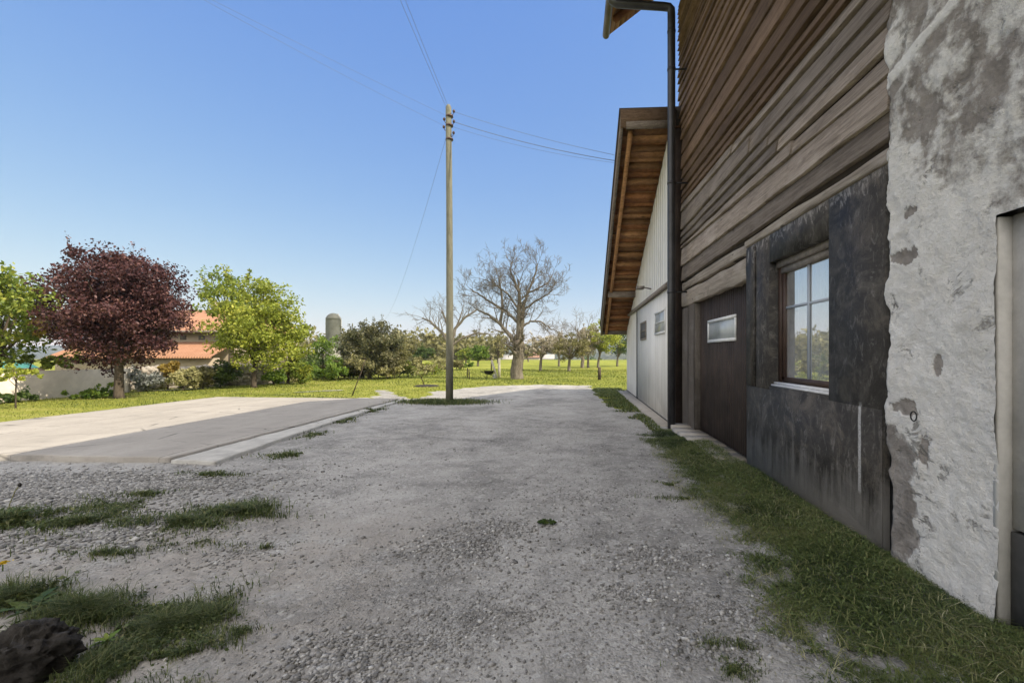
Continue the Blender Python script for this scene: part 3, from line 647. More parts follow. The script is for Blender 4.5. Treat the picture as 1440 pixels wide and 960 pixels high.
# roof, rafters, gutter
EX, EH, PT = .86, 9.30, .75
b = MB(); RY0, RY1 = HY0-.6, 11.15; rx = 5.81; rh = EH+.12+(rx-EX)*PT
def slope_slab(bb, x0, z0, x1, z1, y0, y1, th, a=.5):
    bb.add([(x0,y0,z0),(x1,y0,z1),(x1,y1,z1),(x0,y1,z0),(x0,y0,z0+th),(x1,y0,z1+th),(x1,y1,z1+th),(x0,y1,z0+th)], [(0,3,2,1),(4,5,6,7),(0,1,5,4),(1,2,6,5),(2,3,7,6),(3,0,4,7)], a=a)
slope_slab(b, EX, EH+.12, rx, rh, RY0, RY1, .10); slope_slab(b, rx, rh, 10.76, EH+.12, RY0, RY1, .10)
part(b, 'roof', M['roof_dark'], fh)
b = MB(); 
for k in range(40):
    x0 = EX+.02+k*.125; z0 = EH+.095+(x0-EX)*PT; slope_slab(b, x0, z0, x0+.118, z0+.118*PT, RY0+.03, RY1-.03, .02, random.uniform(.2,1.8))
part(b, 'soffit_boards', M['soffit_wood'], fh)
for yy in (10.6, 9.4, 8.2, 7.0, 5.8):
    b = MB(); b.bar((EX+.1, yy, EH+.03+.1*PT), (4.5, yy, EH+.03+3.6*PT), .12, .14, .5); part(b, 'rafter', M['soffit_wood'], fh)
gx = EX-.06
b = MB(); n = 9; ys = [RY0, 0, 9.7, 10.72, 10.74, 11.05]
vs = []; 
for y in ys:
    for k in range(n):
        t = math.pi + math.pi*k/(n-1); vs.append((gx+.085*math.cos(t), y, EH+.06+.10*math.sin(t)))
b.add(vs, [(i*n+k, i*n+k+1, (i+1)*n+k+1, (i+1)*n+k) for i in range(len(ys)-1) for k in range(n-1)])
e = (len(ys)-1)*n; b.add([vs[e+k] for k in range(n)] + [(gx, 11.05, EH+.06)], None, [(k, k+1, n) for k in range(n-1)])
gu = part(b, 'gutter', M['zinc_b'], fh, True)
b = MB(); dY, dX = 9.62, 2.075
P = [(gx, dY, EH-.02), (gx, dY, EH-.12), (gx+.03, dY, EH-.21), (gx+.12, dY, EH-.27), (dX-.16, dY, EH-.37), (dX-.05, dY, EH-.39), (dX-.005, dY, EH-.44), (dX, dY, EH-.55), (dX, dY, 6), (dX, dY, 3), (dX, dY, .02)]
b.tube(P, .082, 14)
for z in (2.9, 5.2, 7.6, 8.4): b.tube([(dX, dY, z-.03), (dX, dY, z+.03)], .089, 14)
dsp = part(b, 'downspout', M['zinc'], fh, True)
for z in (2.9, 5.2, 7.6): b = MB(); b.bar((dX+.06, dY, z), (WX, dY, z), .02, .03); part(b, 'pipe_bracket', M['black_iron'], fh)

# ------------------------------------------------------------------ white barn
BA = -R(.75); bn = empty('white_barn', (2.16, 10.22, 0), BA)
tag(bn, 'low barn with pale vertical siding and a wide brown verge overhang, beyond the downspout', 'barn')
BL = 9.15                                              # length of the visible wall
def rz(y): return 6.62 - y*.445                        # underside of the roof
b = MB(); y = 0
while y < BL:
    y1 = min(y+.30, BL); b.add([(0,y+.003,.07),(0,y1-.003,.07),(0,y1-.003,rz(y1)),(0,y+.003,rz(y)), (.015,y1,.07),(.015,y1,rz(y1)),(.015,y,.07),(.015,y,rz(y))], [(0,1,2,3),(1,4,5,2),(6,0,3,7)], a=random.random()); y = y1
b.add([(.02,0,.07),(.02,BL,.07),(.02,BL,rz(BL)),(.02,0,rz(0))], [(0,1,2,3)])
b.add([(.0,BL,0),(7,BL,0),(7,BL,rz(BL)),(.0,BL,rz(BL))], [(0,1,2,3)]); b.add([(7,0,0),(7,BL,0),(7,BL,rz(BL)),(7,0,rz(0))], [(0,1,2,3)])
b.box(.03, 6.98, .02, .12, 0, 6.3); b.obj('wall', M['white_siding'], bn)
b = MB(); b.box(-.02, .12, -.05, BL+.02, -.05, .062); b.obj('base_rail', M['dark_cement'], bn)
b = MB(); b.box(-.02, .0, 0.02, BL*.60, .10, 3.05) 
for k in range(1, 13): b.box(-.0225, -.021, k*.42, k*.42+.02, .12, 3.03)
sd = b.obj('sliding_door', M['white_siding'], bn)
b = MB(); b.box(-.045, -.002, BL*.60, BL*.60+.05, .06, 3.05); b.obj('door_seam', M['black_iron'], bn)
b = MB(); b.box(-.10, -.0, 0, BL*.97, 3.09, 3.16); b.box(-.05, -.0, 0, BL*.97, 3.18, 3.22); b.obj('door_rail', M['frame_grey'], bn)
for (ya, yb, za, zb, mt) in ((.35, 1.75, 2.08, 2.66, 'frost'), (3.35, 4.55, 2.02, 2.58, 'interior')):
    wb = empty('window', (0,0,0)); wb.parent = bn
    b = MB(); f = .05
    for bx in ((ya, yb, za, za+f), (ya, yb, zb-f, zb), (ya, ya+f, za+f, zb-f), (yb-f, yb, za+f, zb-f), (ya+f, yb-f, (za+zb)/2-.012, (za+zb)/2+.012)): b.box(-.05, -.024, *bx)
    b.obj('frame', M['frame_grey'] if mt == 'interior' else M['white_paint'], wb)
    b = MB(); b.box(-.034, -.028, ya+f, yb-f, za+f, zb-f); b.obj('pane', M[mt], wb)
b = MB(); b.bar((-.0, 2.6, 3.42), (-.30, 2.5, 3.46), .03, .03); b.box(-.42, -.22, 2.35, 2.65, 3.40, 3.47); b.obj('wall_lamp', M['frame_grey'], bn)
OV = -1.08                                             # verge overhang
def sl(bb, x0, x1, y0, y1, dz0, dz1, a=.5):
    z = lambda y: rz(y)
    bb.add([(x0,y0,z(y0)+dz0),(x1,y0,z(y0)+dz0),(x1,y1,z(y1)+dz0),(x0,y1,z(y1)+dz0),(x0,y0,z(y0)+dz1),(x1,y0,z(y0)+dz1),(x1,y1,z(y1)+dz1),(x0,y1,z(y1)+dz1)], [(0,3,2,1),(4,5,6,7),(0,1,5,4),(1,2,6,5),(2,3,7,6),(3,0,4,7)], a=a)
YE = BL+.15
b = MB(); sl(b, OV-.05, 7.2, -.10, YE+.05, .30, .42); b.obj('roof', M['roof_dark'], bn)
b = MB(); y = 0.0
while y < YE-.05:
    sl(b, OV+.05, .6, y, min(y+.19, YE-.05), .06, .085, random.uniform(0, 2)); y += .20
b.obj('soffit_boards', M['soffit_wood'], bn)
y = .42
while y < YE-.1:
    b = MB(); sl(b, OV+.16, .0, y, y+.10, -.035, .055, random.uniform(.2,1.9)); b.obj('batten', M['soffit_wood'], bn); y += .47
b = MB(); sl(b, OV-.02, OV+.04, -.08, YE, -.10, .295, 1.2); b.obj('barge_board', M['siding_wood'], bn)
b = MB(); sl(b, OV+.16, OV+.26, -.0, YE-.02, -.09, .05, 1.9); b.obj('verge_rafter', M['soffit_wood'], bn)
b = MB(); b.box(OV-.02, .1, -.14, -.085, rz(0)+.02, rz(0)+.42, .35); b.box(OV+.1, .1, -.19, -.145, rz(0)-.04, rz(0)+.12, 1.3); b.obj('fascia', M['siding_wood'], bn)
b = MB(); b.box(OV+.1, .0, 6.15, 6.33, rz(6.2)-.22, rz(6.2)-.02, 1.6); b.obj('purlin_end', M['siding_wood'], bn)
b = MB(); b.box(OV-.02, .1, YE-.06, YE, rz(YE)-.07, rz(YE)+.3, 1.3); b.obj('eave_board', M['siding_wood'], bn)

fh.location.y += .1; bn.location.y += .1
# ------------------------------------------------------------------ utility pole and wires
pb = at(632, 566); pl_ = empty('utility_pole', (pb.x, pb.y, 0)); tag(pl_, 'tall weathered wooden utility pole beside the gravel yard', 'utility pole')
b = MB(); b.tube([(0,0,-.1),(.01,0,3),(0,0,6),(-.03,0,9.62),(-.03,0,9.70)], [.122,.113,.103,.092,.05], 16); b.obj('shaft', M['pole'], pl_, True)
D0 = (pb - Vector((0,0,0))).dot(FW)
for z in (9.3, 9.0, 8.55): b = MB(); b.tube([(0,0,z),(0,0,z+.05)], .125, 12); b.obj('band', M['ceramic'], pl_)
for k, (dx_, z) in enumerate(((.16, 9.45), (-.16, 9.2), (.16, 9.12), (-.17, 8.95), (.15, 8.75))):
    b = MB(); b.tube([(0,-.03,z-.1),(dx_*.8,-.05,z-.1),(dx_,-.05,z)], .012, 6); b.tube([(dx_,-.05,z-.03),(dx_,-.05,z+.02),(dx_,-.05,z+.06)], [.03,.045,.025], 10)
    b.obj('insulator', M['ceramic'], pl_)
top = lambda dx_, z: Vector((pb.x+dx_, pb.y-.05, z))
def wire(p, q, sag, label, r=.012, grp='overhead wires on the pole'):
    b = MB(); P = []
    for i in range(25):
        t = i/24; c = Vector(p).lerp(Vector(q), t); c.z -= sag*4*t*(1-t); P.append(c)
    b.tube(P, r*.55, 5); tag(b.obj('overhead_wire', M['wire'], smooth=True), label, 'wire', grp)
def far(px, py, D, k):                                # continue past a point of the picture
    return lambda p: p + (ad(px, py, D)-p)*k
p = top(-.05, 9.5); wire(p, far(565, 0, 10.3, 3.2)(p), .1, 'thin wire rising steeply leftwards from the pole top, left strand of the close pair', .009)
p = top(.02, 9.5); wire(p, far(572, 0, 10.3, 3.2)(p), .1, 'thin wire rising steeply leftwards from the pole top, right strand of the close pair', .009)
p = top(-.14, 9.35); wire(p, far(310, 0, 10.6, 2.2)(p), .1, 'faint wire running to the upper left sky, upper of two', .006)
p = top(-.16, 9.0); wire(p, far(300, -8, 10.3, 2.2)(p), .25, 'faint wire running to the upper left sky, lower of two', .006)
q = ad(864, 218, 12.6); wire(top(.16, 9.45), q, .08, 'upper thin cable from the pole to the barn roof edge', .010)
q = ad(864, 226, 12.6); wire(top(.16, 9.12), q, .10, 'thick middle cable from the pole to the barn roof edge', .016)
q = ad(864, 229, 12.7); wire(top(.15, 8.95), q, .12, 'lowest thin cable from the pole to the barn roof edge', .007)
wire(top(-.1, 8.6), ad(536, 452, 60), 1.5, 'single wire dropping from the pole towards the distant olive shrub', .009)

# ------------------------------------------------------------------ trees
def leaf_quads(b, P, size, up=.3, a=None):
    n = len(P); N = rng.normal(size=(n,3)); N[:,2] += up; N /= np.linalg.norm(N, axis=1)[:,None]
    T = rng.normal(size=(n,3)); T -= (T*N).sum(1)[:,None]*N; T /= np.linalg.norm(T, axis=1)[:,None]; B = np.cross(N, T)
    s = size*rng.uniform(.6, 1.4, n)[:,None]
    V = np.stack([P-T*s*.5, P+B*s*.28+N*s*.05, P+T*s*.5, P-B*s*.28+N*s*.05], 1).reshape(-1,3)
    b.add(V, np.arange(n*4).reshape(-1,4), a=(rng.random(n) if a is None else a))
WOB = .10
def crown_points(c, r, nclump, per, cr, shell=.55, low=-1):
    d = rng.normal(size=(nclump*3,3)); d /= np.linalg.norm(d, axis=1)[:,None]; d = d[d[:,2] > low][:nclump]
    rad = rng.uniform(shell, 1.0, len(d))**.7
    wob = 1 + WOB*np.sin(d[:,0]*5+c[0])*np.cos(d[:,2]*4+c[1]) + rng.normal(0,.05,len(d))
    K = np.array(c) + d*rad[:,None]*wob[:,None]*np.array(r)
    cs = cr*rng.uniform(.6,1.3,len(K)); off = rng.normal(size=(len(K),per,3)); off /= np.linalg.norm(off,axis=2)[...,None]
    off *= (rng.random((len(K),per,1))**.45)*cs[:,None,None]*np.array((1,1,.75))
    a = np.clip(rng.random((len(K),1))*.5 + rng.random((len(K),per))*.6 - .05, 0, 1)
    return K, (K[:,None]+off).reshape(-1,3), a.ravel()
def tree(px, py, top, x0, x1, ybot, mat, label, cat='tree', name='leafy_tree', group=None, D=None, nclump=60, per=80, ls=.12, bark='bark_dark', depth=1.0, trunk=.12, shell=.35, cfac=.30, trunk_top=None, spikes=0, nlimb=12, extra=None, lean=0):
    base = at(px, py) if D is None else ad(px, PY0 + 640*EYE/D, D); base.z = 0
    Dd = base.dot(FW); s = Dd/F_PX
    e = empty(name, base); tag(e, label, cat, group)
    zt = EYE+(PY0-top)*s; zb = EYE+(PY0-ybot)*s; cx = ((x0+x1)/2-px)*s; rw = (x1-x0)/2*s; rh_ = (zt-zb)/2
    c = np.array((cx*RT.x, cx*RT.y, (zt+zb)/2)); r = (rw*.92, rw*.92*depth, rh_*.92)
    K, P, a = crown_points(c, r, nclump, per, cfac*min(rw, rh_), shell)
    P[:,2] = np.maximum(P[:,2], .03)
    b = MB(); leaf_quads(b, P, ls, a=a)
    for k in range(spikes):
        i = rng.integers(len(K)); d = Vector(K[i]) - Vector(c); 
        if d.z < 0: continue
        u = (d.normalized()+Vector((0,0,.8))).normalized(); Ln = rw*.35
        Q = np.array([tuple(Vector(K[i])+u*Ln*t) for t in rng.random(30)]) + rng.normal(0, .05, (30,3)); leaf_quads(b, Q, ls)
    b.obj('crown', mat, e)
    if extra:
        m2, cpx, cpy, rr, n2 = extra
        cc = ((cpx-px)*s*RT.x, (cpx-px)*s*RT.y, EYE+(PY0-cpy)*s); b = MB(); _, P2, a2 = crown_points(cc, (rr,rr,rr*.6), 8, n2, rr*.5); leaf_quads(b, P2, ls, a=a2); b.obj('lower_foliage', m2, e)
    b = MB(); h = c[2] if trunk_top is None else trunk_top; fk = max(zb*1.05, h*.35)
    b.tube([(0,0,-.05), (0,0,.12), (c[0]*.05,c[1]*.05,fk*.5), (c[0]*.25,c[1]*.25,fk), (c[0]*.8,c[1]*.8,c[2]+rh_*.4)], [trunk*1.4,trunk*1.1,trunk,trunk*.85,trunk*.25], 9)
    o_ = rng.permutation(len(K))[:nlimb]
    for i in o_:
        k_ = Vector(K[i]); s0 = Vector((c[0]*.25, c[1]*.25, fk*random.uniform(.85, 1.25))); mid = s0.lerp(k_, .5)+Vector((0,0,.12*rh_)); b.tube([s0, mid, k_], [trunk*.5, trunk*.28, trunk*.08], 5, False)
    b.obj('trunk', M[bark], e, True); return e

tree(167, 560, 342, 82, 256, 524, L_purple, 'round crowned purple leaved tree on the lawn in front of the garden wall', name='purple_tree', nclump=380, per=135, ls=.105, trunk=.14, spikes=40, depth=.9, shell=.12, cfac=.20, nlimb=20)
tree(357, 545, 390, 303, 424, 527, L_yell, 'rounded yellow green tree in front of the taller green tree, orange roof behind', nclump=150, per=100, ls=.14, trunk=.12, spikes=20, shell=.2, cfac=.26)
tree(325, 538, 372, 284, 368, 490, L_lime, 'taller loose green tree poking up behind the yellow green tree', nclump=60, per=60, ls=.17, trunk=.14, spikes=25, shell=.2)
tree(-8, 560, 378, -75, 70, 515, L_lime, 'yellow green tree cut off by the left edge of the picture', nclump=80, per=75, ls=.17, trunk=.14, spikes=30, extra=(L_amber, 62, 460, .4, 40), cfac=.28)
tree(22, 574, 509, -12, 60, 540, L_yell, 'small sapling with pale yellow green leaves at the left, before the garden wall', 'sapling', 'young_tree', nclump=26, per=22, ls=.11, trunk=.018, nlimb=8)
tree(405, 540, 440, 380, 438, 532, L_yell, 'bright yellow tree half hidden on the right of the rounded yellow green tree', nclump=40, per=60, ls=.16, trunk=.07)
# hedge and shrub row
shr = [ # px, py, top, x0, x1, ybot, material, words
 (440,533,492,424,458,531,L_dark,'dark green shrub right of the yellow tree'),
 (452,531,462,436,480,512,L_green,'green bushy tree in front of the silo'),
 (470,535,508,452,492,533,L_green,'mid green shrub in the hedge below the silo'),
 (505,532,498,488,522,531,L_olive,'dull olive shrub between the silo and the tall olive shrub'),
 (555,532,478,536,582,530,L_olive,'bushy pale olive shrub at the right shoulder of the tall olive one'),
 (545,533,509,524,566,531,L_pale,'pale low shrub in front of the tall olive shrub'),
 (600,527,512,578,628,526,L_pale,'pale low shrub left of the pole'),
 (620,520,500,598,640,519,L_pale,'low yellowish shrub just left of the pole'),
 (310,545,507,296,338,543,L_dark,'dark shrub against the rubble wall left of the yellow green tree trunk'),
 (385,542,518,368,402,541,L_green,'low green shrub right of the yellow green tree trunk'),
 (425,540,506,408,442,539,L_lime,'small bright green shrub between yellow tree and dark shrub'),
 (207,550,519,180,232,548,L_bluegrey,'blue grey shrub right of the purple tree trunk'),
 (258,549,512,240,278,548,L_pale,'pale twiggy shrub in front of the rubble wall'),
 (236,548,508,226,250,530,L_amber,'amber leaved shrub beside the blue grey shrub'),
 (285,547,515,268,304,546,L_olive,'olive twiggy shrub in front of the rubble wall'),
 (128,560,547,100,160,560,L_green,'low tuft of weeds at the foot of the garden wall'),
 (10,566,549,-10,40,566,L_dark,'dark low clump at the foot of the garden wall by the left edge'),
 (40,556,498,-20,118,518,L_lime,'green shrubbery rising behind the garden wall at the left'),
]
for (px, py, tp, x0, x1, yb, m_, lab) in shr:
    big = (x1-x0) > 50
    tree(px, py, tp, x0, x1, yb, m_, lab, 'shrub', 'garden_shrub', None, nclump=34 if big else 24, per=70, ls=.13, trunk=.03, shell=.1, cfac=.42, nlimb=5, spikes=4)
tree(520, 533, 448, 480, 568, 531, L_oldark, 'tall dark olive shrub tree behind the lawn, right of the silo', 'tree', 'olive_tree', nclump=170, per=100, ls=.13, trunk=.12, spikes=60, shell=.2, depth=.8, cfac=.24)
hr = random.Random(4)
HB = [(412,538),(432,536),(446,534),(458,533),(476,533),(484,532),(498,532),(511,532),(532,532),(548,531),(562,530),(574,530),(586,528),(608,526),(618,523),(642,521),(652,520),(582,522),(566,523),(548,523),(528,524),(505,525),(482,526),(462,527),(440,527),(418,528)]
for i, (px, py) in enumerate(HB):
    MW = {'green_leaves':'mid green','dark_green_leaves':'dark green','olive_leaves':'olive brown','pale_bush_leaves':'pale','lime_leaves':'light green','dark_olive_leaves':'dark olive'}
    ORD = ['first','second','third','fourth','fifth','sixth','seventh','eighth','ninth','tenth','eleventh','twelfth','thirteenth','fourteenth','fifteenth','sixteenth','seventeenth']
    hgt = hr.uniform(18, 30) + (8 if py < 529 and px < 560 else 0) - (8 if px > 600 else 0); wd = hr.uniform(20, 34)
    mt_ = hr.choice([L_green, L_dark, L_olive, L_pale, L_lime, L_oldark]); rowx = sorted(a_[0] for a_ in HB[:17]) if i < 17 else sorted(a_[0] for a_ in HB[17:])
    tree(px, py, py-hgt, px-wd/2, px+wd/2, py-1, mt_, '%s bush, %s from the left in the %s row of the silo hedge' % (MW[mt_.name], ORD[rowx.index(px)], 'front' if i < 17 else 'rear'), 'shrub', 'hedge_bush', 'bushes of the mixed hedge belt', nclump=26, per=60, ls=.13, trunk=.03, shell=.1, cfac=.42, nlimb=4, spikes=5)
# small olive tree on the meadow
tree(700, 512, 468, 690, 716, 505, L_olive, 'small olive tree behind the white stakes left of the bare tree', name='orchard_tree', nclump=16, per=40, ls=.35, trunk=.15, D=75)
orch = [
 (672,515,486,661,686,508,L_green,'small green leafy tree right of the pole', .3),
 (655,511,488,645,667,506,L_lime,'tiny yellow green tree just right of the pole', .3),
 (760,521,470,738,792,503,L_grey,'greyish orchard tree, first right of the big bare tree', .22),
 (786,515,466,768,806,500,L_grey,'grey twiggy orchard tree set back between its two neighbours', .25),
 (800,522,469,780,828,506,L_olive,'olive grey orchard tree with thin straight trunk, left of the stump', .2),
 (827,517,456,808,846,502,L_grey,'pale bare branched orchard tree nearest the barn', .25),
 (841,517,448,826,876,500,L_yell,'yellow green orchard tree partly behind the barn eave', .25),
 (868,515,455,846,895,503,L_dark,'dark green tree at the corner of the white barn', .25),
 (592,512,487,583,612,506,L_dark,'small round dark green tree left of the pole in the distance', .3),
 (743,509,482,722,750,505,L_olive,'small olive tree showing behind the big bare trunk', .35),
 (565,514,472,545,586,509,L_olive,'brown olive tree far behind the lawn', .35),
]
for (px, py, tp, x0, x1, yb, m_, lab, ls) in orch:
    w_ = (x1-x0)*.12; x0 -= w_; x1 += w_
    tree(px, py, tp, x0, x1, yb, m_, lab, 'tree', 'orchard_tree', 'trees on the meadow', nclump=80, per=60, ls=ls*.75, trunk=.13, bark='bark_grey', shell=.25, nlimb=16, cfac=.26, spikes=6)
# far wood beyond the meadow
b = MB(); P = []
for k in range(200):
    y = rng.uniform(100, 180); x = y*rng.uniform(-.85, -.17); r = rng.uniform(2.8, 5.4)
    K, Q, a = crown_points((x, y, mz(x, y)+r*.75), (r, r, r*.8), 12, 16, r*.45, .2); P.append((Q, a))
for Q, a in P: leaf_quads(b, Q, 1.1, a=a)
stuff(b.obj('distant_wood', L_olive), 'distant olive coloured wood along the far edge of the meadow', 'wood')
b = MB()
for k in range(90):
    y = rng.uniform(200, 330); x = y*rng.uniform(-.9, .16); r = rng.uniform(2.5, 5); K, Q, a = crown_points((x, y, mz(x, y)+r*.6), (r,r,r*.8), 12, 14, r*.45, .2); leaf_quads(b, Q, 1.4, a=a)
stuff(b.obj('distant_wood', L_dark), 'darker band of distant trees towards the valley', 'wood')

def bare_tree(px, py, spec, label, s_seed, trunk_r, levels=5, name='bare_tree', D=None, twig=1.0, knob=None, tl=1.0):
    rs = random.Random(s_seed)
    base = at(px, py) if D is None else ad(px, PY0+640*EYE/D, D); base.z = 0
    s = base.dot(FW)/F_PX; e = empty(name, base); tag(e, label, 'tree')
    def w2(p, dy): return Vector(((p[0]-px)*s*RT.x, (p[0]-px)*s*RT.y+dy, EYE+(PY0-p[1])*s))
    b = MB(); tw = MB() if levels > 4 else b
    def grow(p, d, L, r, lv):
        n = 5; P = [p.copy()]; c = p.copy(); dd = d.copy(); rr = [r]
        for i in range(n):
            dd = (dd + Vector((rs.gauss(0,.16), rs.gauss(0,.16), rs.gauss(.04,.12)))).normalized(); c = c + dd*(L/n); P.append(c.copy()); rr.append(r*(1-.6*(i+1)/n))
        (b if lv < 3 else tw).tube(P, rr, 6 if lv < 2 else (4 if lv < 3 else 3), False)
        if lv >= levels: return
        k = rs.choice((3,4,4,5)) if lv < 3 else rs.choice((3,4))
        for j in range(k):
            t = .25+.75*(j+rs.random()*.6)/k; i = min(n-1, int(t*n)); q = P[i].lerp(P[i+1], t*n-i)
            ax = Vector((rs.gauss(0,1), rs.gauss(0,1), rs.gauss(0,1))).cross(dd).normalized()
            nd = (dd*rs.uniform(.5,.9) + ax*rs.uniform(.55,.95) + Vector((0,0,.10))).normalized()
            grow(q, nd, L*rs.uniform(.48,.68), max(.009*twig, rr[i]*.55), lv+1)
    for (pts, r0, r1) in spec:
        dy = rs.uniform(-1,1)*1.6*s*20/(30) ; m = len(pts)
        Q = [w2(p_, dy*(i/(m-1))**1.2 if i else 0) for i, p_ in enumerate(pts)]
        fine = []; 
        for i in range(m-1):
            for k in range(4): fine.append(Q[i].lerp(Q[i+1], k/4) + Vector((rs.gauss(0,.02),rs.gauss(0,.02),rs.gauss(0,.02)))*min(1,i+k))
        fine.append(Q[-1]); N = len(fine); rad = [(r0+(r1-r0)*i/(N-1)) for i in range(N)]
        b.tube(fine, rad, 9, False)
        if r0 > trunk_r*.95: continue
        for i in range(3, N):
            if rs.random() < .80 or i == N-1:
                dd = (fine[i]-fine[i-1]).normalized(); ax = Vector((rs.gauss(0,1), rs.gauss(0,1), rs.gauss(.2,1))).cross(dd).normalized()
                nd = (dd*.7+ax*.75+Vector((0,0,.15))).normalized() if i < N-1 else dd
                grow(fine[i], nd, s*rs.uniform(15,28)*tl, rad[i]*.42, 2)
    if knob:
        for kp, kr in knob: 
            c = w2(kp, 0); b.tube([c+Vector((0,0,-kr)), c+Vector((0,0,-kr*.5)), c, c+Vector((0,0,kr*.5)), c+Vector((0,0,kr))], [kr*.3,kr*.85,kr,kr*.8,kr*.25], 9)
    b.obj('trunk', M['bark_grey'], e, True)
    if tw is not b: tw.obj('twigs', M['bark_grey'], e)
    return e
spec = [
 ([(727,533),(727,515),(729,495),(731,482)], 0.42, .34),
 ([(731,482),(730,460),(730,430),(731,405),(728,380)], .25, .07),
 ([(727,486),(712,466),(697,448),(680,436),(663,428)], .17, .05),
 ([(700,450),(704,425),(702,400),(698,378)], .12, .05),
 ([(732,478),(736,450),(737,425),(744,400),(755,375),(760,355)], .17, .04),
 ([(736,455),(748,447),(765,447),(780,458),(790,463)], .09, .03),
 ([(731,430),(718,410),(705,398),(688,385),(672,380)], .09, .03),
 ([(737,430),(755,415),(775,405),(787,395)], .09, .03),
 ([(729,400),(722,380),(715,362),(722,350)], .10, .03),
 ([(730,450),(712,432),(690,420),(668,405),(652,395)], .12, .04),
 ([(744,402),(760,395),(778,385),(784,372)], .08, .03),
]
spec = [([(727+(x_-727)*(.88 if y_ < 487 else 1), 486+(y_-486)*.88 if y_ < 487 else y_) for x_, y_ in p_], r0*(1 if r0 > .4 else .85), r1*.9) for p_, r0, r1 in spec]
bare_tree(727, 533, spec, 'big bare tree with thick trunk and wide leafless crown on the meadow', 5, .46, 5, tl=1.1, knob=[((729,485),.42)])
spec2 = [([(632,516),(633,500),(634,485)], .5, .4), ([(634,487),(622,468),(605,452),(594,447)], .25, .08), ([(634,485),(640,462),(655,445),(670,436)], .26, .08),
 ([(634,487),(650,475),(672,468),(690,470)], .2, .06), ([(634,480),(630,460),(625,445),(620,436)], .2, .06), ([(636,470),(645,452),(650,436)], .16, .06)]
bare_tree(632, 514, spec2, 'smaller bare tree seen behind the utility pole', 11, .5, 4, twig=2.0)
spec3 = [([(827,517),(827,502),(826,495)], .20, .16), ([(826,496),(816,480),(808,470)], .14,.05), ([(826,496),(832,476),(838,462)], .14,.05), ([(826,496),(824,478),(820,462)], .13,.05)]
bare_tree(819, 518, [([(p_[0]-8, p_[1]) for p_ in a_], r0, r1) for a_, r0, r1 in spec3], 'bare grey fruit tree standing in the orchard left of the barn eave', 3, .32, 4, twig=1.6)
# mistletoe-like green tuft on the big tree
# leaning young trees with stakes
def young(px, py, pts, label, crown=None, mat=L_pale):
    base = at(px, py); base.z = 0; s = base.dot(FW)/F_PX; e = empty('leaning_sapling', base); tag(e, label, 'sapling')
    for P in pts:
        b = MB(); b.tube([((x-px)*s, 0, EYE+(PY0-y)*s) for x, y in P], [.03]+[.018]*(len(P)-1), 5); b.obj('stem', M['bark_dark'], e)
    if crown:
        x, y, r, n = crown; b = MB(); _, P, a = crown_points(((x-px)*s, 0, EYE+(PY0-y)*s), (r,r,r), 12, n, r*.5, .1); leaf_quads(b, P, .07, a=a); b.obj('crown', mat, e)
young(495, 556, [[(495,557),(502,538),(508,524),(514,505)]], 'thin leaning young tree on the lawn left of the pole', (508,506,.45,34), L_olive)
young(597, 541, [[(597,542),(592,530),(586,520)],[(592,531),(597,524),(600,512)]], 'forked young sapling leaning over its modelled shadow patch, left of the pole', (590,517,.5,26))
b = MB(); p = at(600, 543); b.tube([(p.x, p.y, -.02),(p.x,p.y,.05),(p.x,p.y,.08)], [.7,.55,.05], 14); tag(b.obj('shadow_mound', M['rock']), 'dark mound standing in for the shadow of the forked sapling', 'mound')  # dark mesh stands in for the shadow beside the sapling
# stakes and odds and ends on the meadow
def post(px, py, top, r, mat, label, name='wooden_stake', lean=0, grp=None):
    p = at(px, py); s = p.dot(FW)/F_PX; b = MB(); h = EYE+(PY0-top)*s
    b.tube([(p.x,p.y,-.05),(p.x+lean*.5,p.y,h*.5),(p.x+lean,p.y,h*.97),(p.x+lean,p.y,h)], [r,r*.95,r*.9,r*.5], 8); tag(b.obj(name, M[mat], smooth=True), label, 'post', grp)
post(702, 531, 504, .09, 'weather_post', 'bleached upright stake left of the big bare tree', )
post(699, 532, 506, .075, 'weather_post', 'bleached stake leaning left, beside the upright one', lean=-.35)
post(691, 521, 503, .06, 'bark_dark', 'thin dark stake behind the bleached pair', )
post(843, 534, 516, .10, 'bark_dark', 'short dark wooden post on the meadow near the barn corner', 'short_post')
post(657, 532, 517, .04, 'bark_dark', 'thin low stake right of the pole, left one', lean=.02)
post(660, 533, 519, .035, 'bark_dark', 'thin low stake right of the pole, right one', lean=-.02)
p = at(688, 532); e = empty('wheelbarrow', (p.x, p.y, 0)); e.scale = (.62,.62,.8); tag(e, 'small dark wheelbarrow beside the bleached stakes', 'wheelbarrow')
b = MB(); b.add([(-.35,-.25,.35),(.35,-.2,.35),(.35,.2,.35),(-.35,.25,.35),(-.5,-.33,.62),(.5,-.28,.62),(.5,.28,.62),(-.5,.33,.62)], [(0,1,2,3),(0,4,5,1),(1,5,6,2),(2,6,7,3),(3,7,4,0)]); b.obj('tray', M['black_iron'], e)
b = MB(); b.tube([(.55,-.04,.2),(.55,.04,.2)], .2, 14); b.obj('wheel', M['white_paint'], e)
for sd_ in (-.2, .2): b = MB(); b.tube([(.55,sd_*.3,.2),(0,sd_,.33),(-.95,sd_*1.2,.6)], .018, 6); b.tube([(-.2,sd_,.33),(-.35,sd_,0)], .018, 6); b.obj('handle', M['black_iron'], e)

